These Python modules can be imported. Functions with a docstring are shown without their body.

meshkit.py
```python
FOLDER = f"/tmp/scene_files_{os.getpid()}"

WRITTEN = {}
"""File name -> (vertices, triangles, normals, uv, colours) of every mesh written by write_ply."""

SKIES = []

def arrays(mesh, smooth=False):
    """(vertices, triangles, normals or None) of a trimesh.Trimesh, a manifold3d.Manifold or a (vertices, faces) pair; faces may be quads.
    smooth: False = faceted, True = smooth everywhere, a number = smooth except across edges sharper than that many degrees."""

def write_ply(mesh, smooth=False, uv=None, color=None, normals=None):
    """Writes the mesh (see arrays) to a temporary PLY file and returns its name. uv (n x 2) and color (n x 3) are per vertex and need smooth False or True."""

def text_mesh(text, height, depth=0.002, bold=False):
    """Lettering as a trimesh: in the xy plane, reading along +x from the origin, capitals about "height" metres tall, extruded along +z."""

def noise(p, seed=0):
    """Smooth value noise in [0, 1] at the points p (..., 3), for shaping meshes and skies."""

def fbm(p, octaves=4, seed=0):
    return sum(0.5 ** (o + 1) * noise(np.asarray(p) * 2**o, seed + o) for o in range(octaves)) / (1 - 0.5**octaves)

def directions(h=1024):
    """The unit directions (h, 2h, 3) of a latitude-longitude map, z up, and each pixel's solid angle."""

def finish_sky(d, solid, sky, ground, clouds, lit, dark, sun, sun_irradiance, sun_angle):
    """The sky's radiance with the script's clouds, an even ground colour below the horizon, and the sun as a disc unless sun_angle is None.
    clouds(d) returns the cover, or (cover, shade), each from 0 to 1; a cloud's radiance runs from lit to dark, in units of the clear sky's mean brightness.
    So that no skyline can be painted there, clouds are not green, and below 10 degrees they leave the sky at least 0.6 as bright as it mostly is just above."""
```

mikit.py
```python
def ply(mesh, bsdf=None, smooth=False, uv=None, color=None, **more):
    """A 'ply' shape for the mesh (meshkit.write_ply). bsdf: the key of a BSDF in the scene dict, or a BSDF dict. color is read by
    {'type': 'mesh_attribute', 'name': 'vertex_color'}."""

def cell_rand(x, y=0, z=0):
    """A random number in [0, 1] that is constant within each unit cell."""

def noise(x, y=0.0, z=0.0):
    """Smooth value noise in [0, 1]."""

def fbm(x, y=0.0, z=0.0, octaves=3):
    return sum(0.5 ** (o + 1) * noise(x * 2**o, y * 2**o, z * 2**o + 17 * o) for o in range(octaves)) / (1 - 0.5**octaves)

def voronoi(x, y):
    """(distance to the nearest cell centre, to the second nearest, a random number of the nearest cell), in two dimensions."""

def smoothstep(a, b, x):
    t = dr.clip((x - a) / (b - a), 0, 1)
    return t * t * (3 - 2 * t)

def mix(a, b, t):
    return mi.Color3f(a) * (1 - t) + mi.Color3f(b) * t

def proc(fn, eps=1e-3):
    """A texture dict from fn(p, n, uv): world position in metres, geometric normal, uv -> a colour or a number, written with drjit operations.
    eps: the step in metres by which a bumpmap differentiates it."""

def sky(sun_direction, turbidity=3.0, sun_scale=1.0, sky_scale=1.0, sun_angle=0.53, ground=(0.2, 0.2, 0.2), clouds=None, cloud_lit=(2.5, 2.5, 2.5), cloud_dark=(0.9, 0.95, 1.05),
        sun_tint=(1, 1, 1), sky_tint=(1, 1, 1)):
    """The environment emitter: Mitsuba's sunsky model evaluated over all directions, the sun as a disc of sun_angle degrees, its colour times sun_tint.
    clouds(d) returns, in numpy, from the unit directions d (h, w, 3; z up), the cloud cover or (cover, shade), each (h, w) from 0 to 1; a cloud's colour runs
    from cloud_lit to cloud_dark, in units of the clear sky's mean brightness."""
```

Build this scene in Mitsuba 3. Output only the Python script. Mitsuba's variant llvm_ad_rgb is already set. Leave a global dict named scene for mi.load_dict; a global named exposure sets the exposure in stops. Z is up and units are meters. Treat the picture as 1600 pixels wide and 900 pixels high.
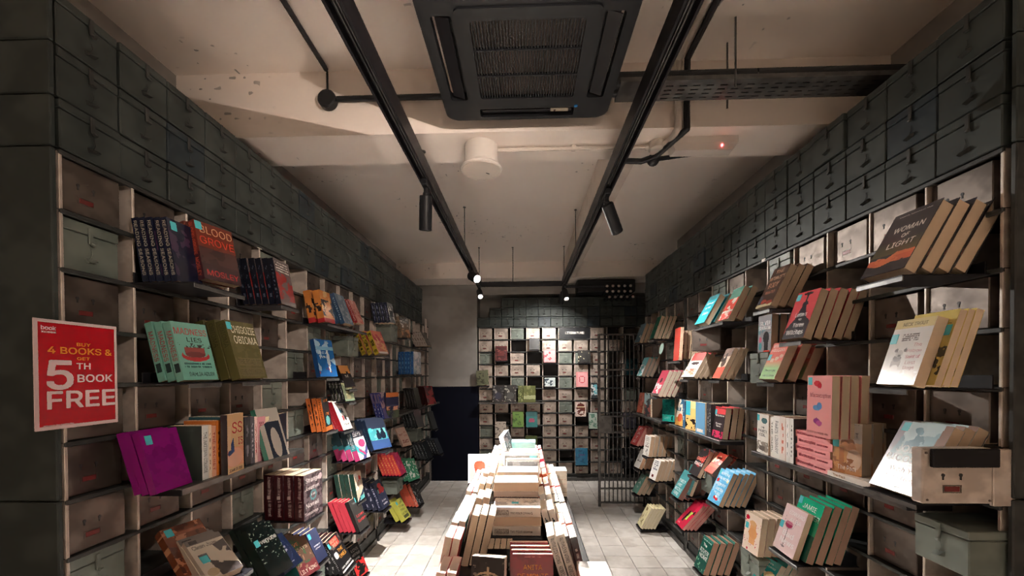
import math, random, numpy as np, trimesh, mitsuba as mi, mikit, meshkit
from mikit import proc, noise, fbm, smoothstep, mix
T = mi.ScalarTransform4f
random.seed(7); RNG = np.random.default_rng(7)
scene, labels = {}, {}

# ---------------------------------------------------------------- camera, exposure, lights
EYE = (0.0, 0.0, 1.48)
YAW, PITCH, ROLL, FOCAL, PPY = math.radians(1.684), math.radians(0.718), math.radians(-0.365), 646.18, 591.2
exposure = 1.02
_f = np.array([-math.sin(YAW) * math.cos(PITCH), math.cos(YAW) * math.cos(PITCH), -math.sin(PITCH)])
_r = np.array([math.cos(YAW), math.sin(YAW), 0.0]); _u = np.cross(_r, _f)
_u2 = _u * math.cos(ROLL) - _r * math.sin(ROLL)
scene['camera'] = {'type': 'perspective', 'fov': math.degrees(2 * math.atan(800 / FOCAL)), 'fov_axis': 'x', 'near_clip': 0.02, 'far_clip': 60.0,
                   'principal_point_offset_x': 0.0, 'principal_point_offset_y': -(PPY - 450) / 900.0,
                   'to_world': T().look_at(origin=list(EYE), target=(np.array(EYE) + _f).tolist(), up=_u2.tolist())}
TRK_L, TRK_R, TRK_Z, TRK_END = -0.50, 0.455, 2.48, 4.70
WARM = (1.0, 0.83, 0.70); WHITE = (1.0, 0.93, 0.86)     # colours of the track spotlights, whose light is set in spot_head

# ---------------------------------------------------------------- helpers
def lin(c):
    c = np.asarray(c, float) / 255.0
    return np.where(c <= 0.04045, c / 12.92, ((c + 0.055) / 1.055) ** 2.4)

_count = {}
def key(base):
    n = _count.get(base, 0); _count[base] = n + 1
    return base if n == 0 else '%s_%03d' % (base, n)

def put(name, shape, parent=None, **tag):
    k = key((parent + '__' if parent else '') + name)
    scene[k] = shape
    if tag: labels[k] = {a: b for a, b in tag.items() if b}
    return k

def thing(name, label, cat, group=None):
    k = key(name); labels[k] = {'label': label, 'category': cat}
    if group: labels[k]['group'] = group
    return k

def moved(shape, m):
    return {**shape, 'to_world': m}

def cbox(sx, sy, sz, c=0.002, at=(0, 0, 0)):
    """a box with chamfered edges, its low corner at AT"""
    c = min(c, sx * .45, sy * .45, sz * .45)
    p = []
    for x in (0, 1):
        for y in (0, 1):
            for z in (0, 1):
                b = np.array([x * sx, y * sy, z * sz]); s = np.array([1 - 2 * x, 1 - 2 * y, 1 - 2 * z]) * c
                for k in range(3):
                    q = b + s; q[k] = b[k]; p.append(q)
    m = trimesh.Trimesh(np.array(p)).convex_hull
    m.apply_translation(at); return m

def box(x0, x1, y0, y1, z0, z1):
    m = trimesh.creation.box((x1 - x0, y1 - y0, z1 - z0)); m.apply_translation(((x0 + x1) / 2, (y0 + y1) / 2, (z0 + z1) / 2)); return m

def tube(points, r, seg=10):
    ms = []
    P = [np.array(p, float) for p in points]
    for a, b in zip(P[:-1], P[1:]):
        ms.append(trimesh.creation.cylinder(radius=r, segment=(a, b), sections=seg))
    for p in P[1:-1]:
        s = trimesh.creation.icosphere(1, r * 1.02); s.apply_translation(p); ms.append(s)
    return cat(*ms)

def cat(*ms):
    return trimesh.util.concatenate([m for m in ms if m is not None])

def lathe(profile, seg=32):
    return trimesh.creation.revolve(np.array(profile, float), sections=seg)

def tr(m, rx=0, ry=0, rz=0, at=(0, 0, 0)):
    m = m.copy()
    for ang, ax in ((rx, (1, 0, 0)), (ry, (0, 1, 0)), (rz, (0, 0, 1))):
        if ang: m.apply_transform(trimesh.transformations.rotation_matrix(math.radians(ang), ax))
    m.apply_translation(at); return m

def mat(name, **kw):
    scene[name] = {'type': 'twosided', 'bsdf': {'type': 'principled', **kw}}
    return name

def rgb(*c): return {'type': 'rgb', 'value': list(c)}
VC = {'type': 'mesh_attribute', 'name': 'vertex_color'}

def vc(mesh, colour, bsdf='print_satin', smooth=False):
    """a mesh in one printed or painted colour (sRGB 0-255)"""
    c = lin(colour)
    if smooth is True or smooth is False:
        v, f, n = meshkit.arrays(mesh, False)
        return mikit.ply((v, f), bsdf, smooth=smooth, color=np.tile(c, (len(v), 1)))
    raise ValueError

_texts = {}
def text(s, height, width=None, depth=0.0008, bold=False):
    """lettering in the xy plane, low left corner at the origin, squeezed to WIDTH if given"""
    k = (s, bold)
    if k not in _texts:
        m = meshkit.text_mesh(s, 1.0, 0.02, bold); m.apply_translation(-m.bounds[0]); _texts[k] = m
    m = _texts[k].copy(); b = m.bounds[1]
    m.apply_transform(np.diag([(width / b[0]) if width else height, height, depth / 0.02, 1])); return m

def text_c(s, cx, cy, height, width=None, **kw):
    m = text(s, height, width, **kw); b = m.bounds[1]
    m.apply_translation((cx - b[0] / 2, cy - height / 2, 0)); return m

# ---------------------------------------------------------------- materials
def m_noise(a, b, s, oct=3, lo=.35, hi=.65):
    a, b = tuple(a), tuple(b)
    return proc(lambda p, n, uv: mix(a, b, smoothstep(lo, hi, fbm(p.x * s, p.y * s, p.z * s, oct))))
mat('locker_paint', base_color=m_noise((.022, .028, .027), (.033, .041, .039), 9), roughness=.55, specular=.18)
mat('locker_paint_dark', base_color=m_noise((.011, .018, .024), (.016, .025, .030), 12), roughness=.5, specular=.2)
mat('box_green', base_color=m_noise((.085, .103, .09), (.12, .14, .122), 14), roughness=.45, specular=.4)
mat('carcass_paint', base_color=m_noise((.018, .020, .020), (.030, .032, .031), 16), roughness=.5, specular=.25)
mat('dark_inside', base_color=rgb(.018, .019, .021), roughness=.6)
mat('zinc', base_color=m_noise((.070, .056, .048), (.125, .104, .090), 13, 4), roughness=proc(lambda p, n, uv: .30 + .28 * fbm(p.x * 40, p.y * 40, p.z * 40, 3)), metallic=.72, specular=.5)
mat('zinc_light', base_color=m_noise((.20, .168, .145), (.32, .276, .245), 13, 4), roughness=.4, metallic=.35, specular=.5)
mat('lit_zinc', base_color=m_noise((.40, .345, .305), (.54, .48, .43), 18, 4), roughness=.45, metallic=.2, specular=.5)  # paler zinc: light on the partitions and near box put into the colour
mat('black_metal', base_color=rgb(.007, .007, .009), roughness=.45, specular=.18)
mat('grey_metal', base_color=m_noise((.05, .05, .05), (.085, .085, .083), 20), roughness=.35, metallic=.5)
mat('black_plastic', base_color=rgb(.008, .009, .011), roughness=.42, specular=.2)
mat('filter_mesh', base_color=rgb(.12, .092, .08), roughness=.8)
def ceil_col(p, n, uv):
    base = mix((.84, .765, .70), (.90, .84, .785), fbm(p.x * 2.2, p.y * 2.2, p.z * 2.2, 4))
    stain = smoothstep(.76, .86, fbm(p.x * 4 + 3, p.y * 4, p.z * 4, 5)) * .22
    speck = smoothstep(.86, .90, noise(p.x * 42, p.y * 42, p.z * 42)) * smoothstep(.55, .7, noise(p.x * 2.1 + 7, p.y * 2.1, p.z)) * .6
    return base * (1 - dr_max(stain, speck))
import drjit as dr
def dr_max(a, b): return dr.maximum(a, b)
scene['plaster'] = {'type': 'twosided', 'bsdf': {'type': 'bumpmap', 'arbitrary': {**proc(lambda p, n, uv: fbm(p.x * 14, p.y * 14, p.z * 14, 3), eps=2e-3)}, 'scale': .004,
                    'bsdf': {'type': 'principled', 'base_color': proc(ceil_col), 'roughness': .75, 'specular': .3}}}
mat('plaster_smooth', base_color=m_noise((.60, .53, .475), (.68, .61, .55), 6), roughness=.6, specular=.3)
mat('wall_grey', base_color=m_noise((.19, .182, .172), (.24, .232, .22), 4, 4), roughness=.7)
mat('panel_navy', base_color=rgb(.003, .004, .010), roughness=.7, specular=.08)
mat('tile_white', base_color=m_noise((.60, .57, .535), (.72, .695, .66), 7, 4), roughness=.35, specular=.5)
mat('tile_cream', base_color=m_noise((.56, .525, .485), (.67, .64, .60), 9, 4), roughness=.38, specular=.5)
mat('grout', base_color=rgb(.09, .085, .08), roughness=.9)
mat('white_plastic', base_color=rgb(.66, .62, .58), roughness=.35, specular=.5)
mat('conduit_white', base_color=rgb(.58, .53, .48), roughness=.5)
mat('print_satin', base_color=VC, roughness=.45, specular=.4)
mat('print_gloss', base_color=VC, roughness=.2, specular=.5)
mat('print_matte', base_color=VC, roughness=.8, specular=.2)

# ---------------------------------------------------------------- the room
ST = dict(kind='structure')
def struct(name, mesh, m): return put(name, mikit.ply(mesh, m), **ST)
CEIL = 2.90
def floor_far(p, n, uv):
    fx, fy = (p.x - .64) / .2, (p.y - 3.34) / .2
    ex, ey = dr.abs(fx - dr.round(fx)), dr.abs(fy - dr.round(fy))
    return mix((.52, .49, .45), (.12, .115, .105), 1 - smoothstep(.012, .022, dr.minimum(ex, ey)))
mat('tile_pattern', base_color=proc(floor_far), roughness=.4)
struct('floor', cat(box(-2.6, 2.8, -3.4, 2.34, -.12, 0), box(-2.6, 2.8, 2.34, 6.2, -.12, -.006)), 'tile_pattern')
tile_mesh = cbox(.196, .196, .006, .0012)
tile_shape = [mikit.ply(tile_mesh, 'tile_white'), mikit.ply(tile_mesh, 'tile_cream')]
for i in range(17):
    for j in range(18):
        x, y = -1.36 + .2 * j, 2.34 + .2 * i
        if (x < 1.4 or y > 4.5) and -1.4 < x:
            put('tile', moved(tile_shape[random.random() < .4], T().translate([x + .002, y + .002, -.006 - .0006 * random.random()])), 'floor')
struct('ceiling', box(-2.6, 2.8, -3.4, 6.2, CEIL, CEIL + .15), 'plaster')
struct('ceiling_beam', box(-2.6, 2.8, 1.93, 2.2, 2.60, CEIL), 'plaster')
struct('ceiling_beam', box(-2.0, 1.7, 5.3, 5.68, 2.70, CEIL), 'plaster')
struct('ceiling_duct_boxing', box(.50, .645, 2.2, 5.3, 2.69, CEIL), 'plaster_smooth')
struct('wall_left', box(-2.6, -1.64, .95, 6.2, 0, CEIL), 'wall_grey')
struct('wall_right', box(1.66, 2.8, .95, 4.53, 0, CEIL), 'wall_grey')
struct('wall_far', box(-1.64, -.642, 5.68, 6.2, 0, CEIL), 'wall_grey')
struct('wall_far_back', box(-.64, 2.8, 6.02, 6.2, 0, CEIL), 'wall_grey')
struct('wall_far_lintel', box(-.64, 2.62, 5.68, 6.019, 2.56, CEIL), 'wall_grey')
struct('trim_1', cbox(.66, .012, 1.30, .003, (-1.29, 5.668, 0)), 'panel_navy')
struct('wall_alcove', box(2.62, 2.8, 4.53, 6.02, 0, CEIL), 'wall_grey')
struct('unseen_wall_front', box(-2.6, 2.8, -3.5, -3.4, 0, CEIL), 'plaster_smooth')  # unseen room behind the camera, its walls pale to bounce light forward
struct('unseen_wall_left', box(-2.7, -2.6, -3.4, .95, 0, CEIL), 'plaster_smooth')
struct('unseen_wall_right', box(2.8, 2.9, -3.4, .95, 0, CEIL), 'plaster_smooth')

# ---------------------------------------------------------------- air conditioner
import shapely.geometry as sg
def plate(poly, z0, z1):
    m = trimesh.creation.extrude_polygon(poly, z1 - z0, engine='earcut'); m.apply_translation((0, 0, z0)); return m
ac = thing('air_conditioner', 'black square ceiling cassette air conditioner between the two light tracks', 'air conditioner')
cx, cy = .018, 1.505
def rsq(h, r, x=cx, y=cy): return sg.box(x - h + r, y - h + r, x + h - r, y + h - r).buffer(r, 8)
slots = []
for s in (-1, 1):
    slots += [sg.box(cx + s * .275 - .022, cy - .19, cx + s * .275 + .022, cy + .19).buffer(.012), sg.box(cx - .19, cy + s * .287 - .017, cx + .19, cy + s * .287 + .017).buffer(.01)]
panel = rsq(.335, .04).difference(rsq(.205, .012))
for s_ in slots: panel = panel.difference(s_)
put('panel', mikit.ply(cat(plate(panel, 2.600, 2.612), plate(rsq(.350, .045).difference(rsq(.205, .012)).difference(sg.MultiPolygon([q for q in slots]).buffer(0)), 2.612, 2.634)), 'black_plastic'), ac)
put('body', mikit.ply(box(cx - .30, cx + .30, cy - .30, cy + .30, 2.634, CEIL - .002), 'black_plastic'), ac)
for s_ in slots:
    b = s_.bounds; long_x = b[2] - b[0] > b[3] - b[1]
    put('louvre', mikit.ply(tr(cbox(b[2] - b[0] - .02, b[3] - b[1] - .022, .004, .001, (-(b[2] - b[0] - .02) / 2, -(b[3] - b[1] - .022) / 2, 0)), rx=18 if long_x else 0, ry=0 if long_x else 18, at=((b[0] + b[2]) / 2, (b[1] + b[3]) / 2, 2.606)), 'black_metal'), ac)
fr = rsq(.232, .02).difference(rsq(.186, .012))
gr = put('grille_frame', mikit.ply(plate(fr, 2.594, 2.603), 'black_plastic'), ac)
put('filter', mikit.ply(box(cx - .2, cx + .2, cy - .2, cy + .2, 2.618, 2.622), 'filter_mesh'), gr)
slat = mikit.ply(box(-.0022, .0022, -.186, .186, 0, .010), 'black_plastic')
for i in range(36):
    put('slat', moved(slat, T().translate([cx - .18 + i * .36 / 35, cy, 2.598])), gr)
for y in (-.062, .062):
    put('crossbar', mikit.ply(box(cx - .186, cx + .186, cy + y - .003, cy + y + .003, 2.595, 2.606), 'black_plastic'), gr)
dp = put('display_strip', vc(tr(cbox(.075, .018, .004, .001), at=(cx + .10, cy + .262, 2.5965)), (150, 140, 125)), ac, label='small beige display strip')
put('sensor', vc(trimesh.creation.cylinder(radius=.005, height=.003, transform=trimesh.transformations.translation_matrix((cx + .118, cy + .271, 2.596))), (50, 25, 20)), dp)
put('indicator', vc(trimesh.creation.cylinder(radius=.0075, height=.004, transform=trimesh.transformations.translation_matrix((cx + .205, cy + .25, 2.599))), (20, 120, 190)), ac, label='round blue indicator dot')

# ---------------------------------------------------------------- light tracks and spots
def track(x, label):
    t = thing('light_track', label, 'light track')
    y0 = -2.0
    put('channel', mikit.ply(cat(box(x - .026, x - .018, y0, TRK_END, TRK_Z - .02, TRK_Z + .03), box(x + .018, x + .026, y0, TRK_END, TRK_Z - .02, TRK_Z + .03), box(x - .018, x + .018, y0, TRK_END, TRK_Z + .012, TRK_Z + .03)), 'black_metal'), t)
    put('conductor', mikit.ply(cat(box(x - .006, x - .002, y0, TRK_END - .02, TRK_Z - .004, TRK_Z + .012), box(x + .004, x + .008, y0, TRK_END - .02, TRK_Z - .004, TRK_Z + .012)), 'grey_metal'), t)
    put('support_rail', mikit.ply(box(x - .021, x + .021, y0, TRK_END, TRK_Z + .031, TRK_Z + .066), 'black_metal'), t)
    return t
tl = track(TRK_L, 'black ceiling light track on the air conditioner\'s left, above the sign side')
tR = track(TRK_R, 'black ceiling light track on the cable tray side of the air conditioner')
tc = thing('light_track', 'short black cross track joining the ends of the two long tracks', 'light track')
put('channel', mikit.ply(cat(box(TRK_L + .027, TRK_R - .027, TRK_END - .045, TRK_END - .037, TRK_Z - .02, TRK_Z + .03), box(TRK_L + .027, TRK_R - .027, TRK_END - .008, TRK_END, TRK_Z - .02, TRK_Z + .03), box(TRK_L + .027, TRK_R - .027, TRK_END - .037, TRK_END - .008, TRK_Z + .01, TRK_Z + .03)), 'black_metal'), tc)
for x in (-.045, -.015):
    put('screw', mikit.ply(tr(trimesh.creation.cylinder(.004, .003), rx=90, at=(x, TRK_END - .0465, TRK_Z + .012)), 'zinc'), tc)
def rod(parent, x, y, z0, top=CEIL):
    r = put('hanging_rod', mikit.ply(tube([(x, y, z0), (x, y, top - .001)], .004, 8), 'grey_metal'), parent)
    put('ceiling_washer', mikit.ply(trimesh.creation.cylinder(.012, .006, transform=trimesh.transformations.translation_matrix((x, y, top - .004))), 'grey_metal'), r)
for y in (.4, 3.53, TRK_END - .03): rod(tl, TRK_L, y, TRK_Z + .066)
for y in (.4, 3.63, TRK_END - .03): rod(tR, TRK_R, y, TRK_Z + .066)
for p_, x in ((tl, TRK_L), (tR, TRK_R)): rod(p_, x, 2.08, TRK_Z + .066, 2.60)
rod(tc, -.12, TRK_END - .022, TRK_Z + .03)

def spot_head(x, y, target, power, cutoff, beam, colour, label, lit=0.0, length=.17, radius=.033):
    t = thing('track_spotlight', label, 'spotlight', 'black track spotlights')
    d = np.array(target, float) - [x, y, TRK_Z - .075]; d /= np.linalg.norm(d)
    put('adapter', mikit.ply(cbox(.03, .10, .03, .003, (x - .015, y - .05, TRK_Z - .045)), 'black_plastic'), t)
    joint = np.array([x, y, TRK_Z - .075])
    put('stem', mikit.ply(cat(trimesh.creation.cylinder(.012, segment=[(x, y, TRK_Z - .03), joint], sections=14), trimesh.creation.icosphere(2, .017).apply_translation(joint)), 'black_plastic'), t)
    m = trimesh.geometry.align_vectors([0, 0, 1], d)
    off = joint + d * .008
    prof = [(0, 0), (radius * .92, 0), (radius, .006), (radius, length - .004), (radius - .003, length), (radius - .007, length), (radius - .007, length - .03), (0, length - .03)]
    can = lathe(prof, 32); can.apply_transform(m); can.apply_translation(off)
    c = put('can', mikit.ply(can, 'black_plastic', smooth=35), t)
    lens = trimesh.creation.cylinder(radius - .0085, .004, sections=28); lens.apply_translation((0, 0, length - .024)); lens.apply_transform(m); lens.apply_translation(off)
    sh = mikit.ply(lens, 'white_plastic')
    if lit: sh['emitter'] = {'type': 'area', 'radiance': rgb(lit, lit * .9, lit * .78)}
    put('lens', sh, c)
    o = joint + d * (length + .014)
    scene[t + '_light'] = {'type': 'spot', 'to_world': T().look_at(origin=o.tolist(), target=(o + d).tolist(), up=[0.01, 0.3, 1]),
                           'intensity': {'type': 'rgb', 'value': [power * q for q in colour]}, 'cutoff_angle': float(cutoff), 'beam_width': float(beam)}
spot_head(TRK_L, 2.13, (-.72, 2.75, 0.0), 19, 36, 17, WHITE, 'black track spotlight pointing straight down on the sign side track')
spot_head(TRK_R, 2.28, (1.28, 3.2, 1.0), 2.9, 36, 18, WHITE, 'black track spotlight tilted toward the gate side wall')
spot_head(TRK_L, 3.90, (1.30, 1.75, 1.05), 8.4, 30, 20, WHITE, 'glaring lit track spotlight far along the sign side track', lit=60, length=.12, radius=.043)
spot_head(TRK_L, TRK_END - .05, (-.04, 2.6, .9), 120, 17, 11, WHITE, 'lit track spotlight at the sign side end of the cross track', lit=14, length=.14)
spot_head(TRK_R, TRK_END - .05, (.78, 2.8, 0.0), 7.6, 32, 18, WHITE, 'lit track spotlight at the gate side end of the cross track', lit=14, length=.14)
spot_head(TRK_R, TRK_END - .05 + .11, (.25, 5.67, 1.50), 5.6, 54, 28, WHITE, 'black track spotlight at the track end aimed at the far unit', length=.14)
# out of view on the tracks, over and behind the camera
spot_head(TRK_L, .60, (-.77, 1.85, 0.0), 85, 12, 9.5, WHITE, 'added track spotlight out of view, bouncing off the sign side aisle floor')  # out of view, added so the aisle floor bounces light to the ceiling
spot_head(TRK_R, .55, (.79, 1.85, 0.0), 85, 12, 9.5, WHITE, 'added track spotlight out of view, bouncing off the gate side aisle floor')  # its pair on the other aisle, also added for ceiling bounce
spot_head(TRK_R, .30, (-1.28, 3.2, 1.45), 4.6, 42, 16, WARM, 'unseen track spotlight over the entrance lighting the sign side wall')  # out of view, placed to light the left wall from the near side
spot_head(TRK_R, -1.0, (.3, -2.0, 0.0), 30, 50, 30, WARM, 'added fill spotlight out of view behind the entrance on the gate side track')  # added as fill in the unseen room behind the camera

# ---------------------------------------------------------------- ceiling fittings
t = thing('ceiling_downlight', 'white drum shaped ceiling fitting with flared rim on the beam', 'ceiling light')
dx, dy = -.205, 2.045
put('drum', mikit.ply(tr(lathe([(0, 0), (.080, 0), (.082, -.09), (.098, -.104), (.104, -.112), (.100, -.118), (0, -.118)], 40), at=(dx, dy, 2.598)), 'white_plastic', smooth=30), t)
put('face_plate', mikit.ply(tr(lathe([(0, .001), (.094, .001), (.094, -.003), (0, -.004)], 40), at=(dx, dy, 2.479)), 'conduit_white', smooth=30), t)
put('latch_mark', mikit.ply(tr(cbox(.018, .004, .003, .0008, (-.009, -.002, 0)), rz=35, at=(dx + .03, dy + .02, 2.472)), 'grey_metal'), t)
put('white_conduit', mikit.ply(cat(tube([(dx + .08, 2.06, 2.585), (.62, 2.06, 2.585)], .009), box(.24, .26, 2.05, 2.07, 2.575, 2.60)), 'conduit_white'), label='thin white conduit running from the drum fitting along the beam', category='conduit')
put('junction_box', mikit.ply(cat(tr(lathe([(0, 0), (.042, 0), (.042, -.035), (.034, -.045), (0, -.047)], 24), at=(.655, 2.05, 2.599)), tube([(.60, 2.06, 2.582), (.65, 2.05, 2.58)], .016)), 'conduit_white', smooth=30), label='round white junction box on the beam beside the emergency light', category='junction box')
put('corrugated_conduit', mikit.ply(tube([(.662, 2.045, 2.575), (.70, 1.99, 2.575), (.70, 1.90, 2.58), (.70, 1.895, 2.70), (.70, 1.89, 2.88), (.70, 1.6, 2.885), (.70, .8, 2.885)], .016), 'conduit_white', smooth=40), label='white flexible conduit bending from the ceiling round the beam', category='conduit')
put('black_conduit', mikit.ply(tube([(.51, 2.15, 2.565), (.60, 2.13, 2.55), (.66, 2.08, 2.55), (.74, 1.90, 2.575), (.735, 1.89, 2.72), (.735, 1.88, 2.875), (.735, 1.6, 2.88), (.735, .8, 2.88)], .014), 'black_plastic', smooth=40), label='black cable conduit bending down over the beam beside the white one', category='conduit')
put('black_knuckle', mikit.ply(cat(trimesh.creation.icosphere(2, .030).apply_translation((.655, 2.115, 2.548)), tube([(.655, 2.115, 2.55), (.88, 2.13, 2.585)], .011)), 'black_plastic', smooth=40), label='black ball joint of cabling under the white junction box', category='cable joint')
e = thing('emergency_light', 'white slanted emergency light box with a glowing red lamp', 'emergency light')
hull = trimesh.Trimesh([(x, y, z) for x in (0, .31) for y, z in ((0, 0), (.085, 0))] + [(.02, .012, -.06), (.29, .012, -.06), (.012, .07, -.06), (.298, .07, -.06), (0, 0, -.03), (.31, 0, -.03)]).convex_hull
hull.apply_translation((.71, 2.0, 2.599)); put('case', mikit.ply(hull, 'white_plastic'), e)
rl = tr(trimesh.creation.icosphere(2, .0065), at=(.945, 2.006, 2.556)); s = mikit.ply(rl, 'print_matte', color=np.tile(lin((255, 30, 30)), (len(rl.vertices), 1))); s['emitter'] = {'type': 'area', 'radiance': rgb(9, .45, .5)}
put('indicator_lamp', s, e, label='glowing red indicator')
# perforated cable tray with insulated pipes
ct = thing('cable_tray', 'perforated grey metal cable tray hung below the ceiling carrying pipes', 'cable tray')
tray = sg.box(.40, 1.70, 1.715, 1.825)
for i in range(22):
    for j in range(4):
        x = .48 + i * .055; y = 1.733 + j * .025
        tray = tray.difference(sg.Polygon([(x, y - .004), (x + .03, y - .004), (x + .03, y + .004), (x, y + .004)]))
put('perforated_base', mikit.ply(plate(tray, 2.655, 2.658), 'grey_metal'), ct)
for y in (1.713, 1.825): put('side_lip', mikit.ply(box(.40, 1.70, y, y + .002, 2.655, 2.69), 'grey_metal'), ct)
for x, y in ((.855, 1.70), (.885, 1.83)): put('hanging_rod', mikit.ply(tube([(x, y, 2.62), (x, y, CEIL)], .004, 8), 'grey_metal'), ct)
for y, r, lab in ((1.742, .03, 'thick black insulated pipe on the near side of the cable tray'), (1.795, .024, 'thinner black insulated pipe behind the thick one on the tray')):
    put('insulated_pipe', mikit.ply(cat(tube([(.33, y, 2.660 + r), (.95, y, 2.660 + r)], r, 14), tube([(.955, y, 2.660 + r), (1.70, y, 2.660 + r)], r, 14)), 'black_plastic', smooth=40), label=lab, category='pipe')
# left conduit and round box on the beam face
put('round_junction_box', mikit.ply(tr(lathe([(0, 0), (.042, 0), (.042, .03), (.036, .036), (0, .038)], 24), rx=90, at=(-.905, 1.929, 2.755)), 'black_plastic', smooth=30), label='round black junction box on the beam face at the pipe end', category='junction box')
put('black_pipe', mikit.ply(tube([(-.86, 1.913, 2.758), (-.26, 1.913, 2.758)], .0125), 'black_plastic', smooth=40), label='black pipe along the beam from the round box to the air conditioner', category='pipe')
put('black_surface_conduit', mikit.ply(cat(tube([(-.905, 1.912, 2.79), (-.905, 1.91, 2.885)], .005), tube([(-.905, 1.90, 2.887), (-.885, 1.0, 2.887), (-.87, .2, 2.887)], .011)), 'black_plastic', smooth=40), label='slim black conduit on the ceiling leading to the round box', category='conduit')
# pipe ends in the far right ceiling corner
put('black_duct', mikit.ply(cat(cbox(.75, .22, .16, .01, (.70, 5.42, 2.53)), tube([(.50, 5.40, 2.60), (1.12, 5.40, 2.60), (1.14, 5.40, 2.45)], .018)), 'black_plastic'), label='long black duct box high in the far corner', category='duct')
k_ = 0
for i in range(5):
    for j in range(3):
        x, z = 1.07 + i * .075 + .03 * (j == 2), 2.60 - j * .07
        if j == 2 and i > 4: continue
        b = thing('pipe_end', 'short black pipe end with pale cap, clustered in the far ceiling corner', 'pipe end', 'pale capped pipe ends in the far corner')
        put('pipe', mikit.ply(tube([(x, 5.36, z), (x, 5.60, z)], .026, 12), 'black_plastic', smooth=40), b)
        put('cap', vc(tr(trimesh.creation.cylinder(.017, .008, sections=14), rx=90 - 25, at=(x, 5.353, z - .01)), (185, 175, 165)), b)

# ---------------------------------------------------------------- pigeonhole walls and steel lockers
CW, CH = .2206, .165
class Wall:
    """local frame: u along the wall (to the right as one faces it), v into the wall, z up; origin on the front plane"""
    def __init__(self, origin, ang): self.o, self.a = origin, ang
    def m(self, u, z, v=0.0, extra=None):
        t = T().translate([self.o[0], self.o[1], 0]).rotate([0, 0, 1], self.a).translate([u, v, z])
        return t @ extra if extra is not None else t
# facing the left wall, u runs away from the camera (+y); facing the right wall u runs toward the camera
LEFT, RIGHT, FAR = Wall((-1.30, 1.128), 90), Wall((1.32, 4.55), -90), Wall((-.62, 5.67), 0)

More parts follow.
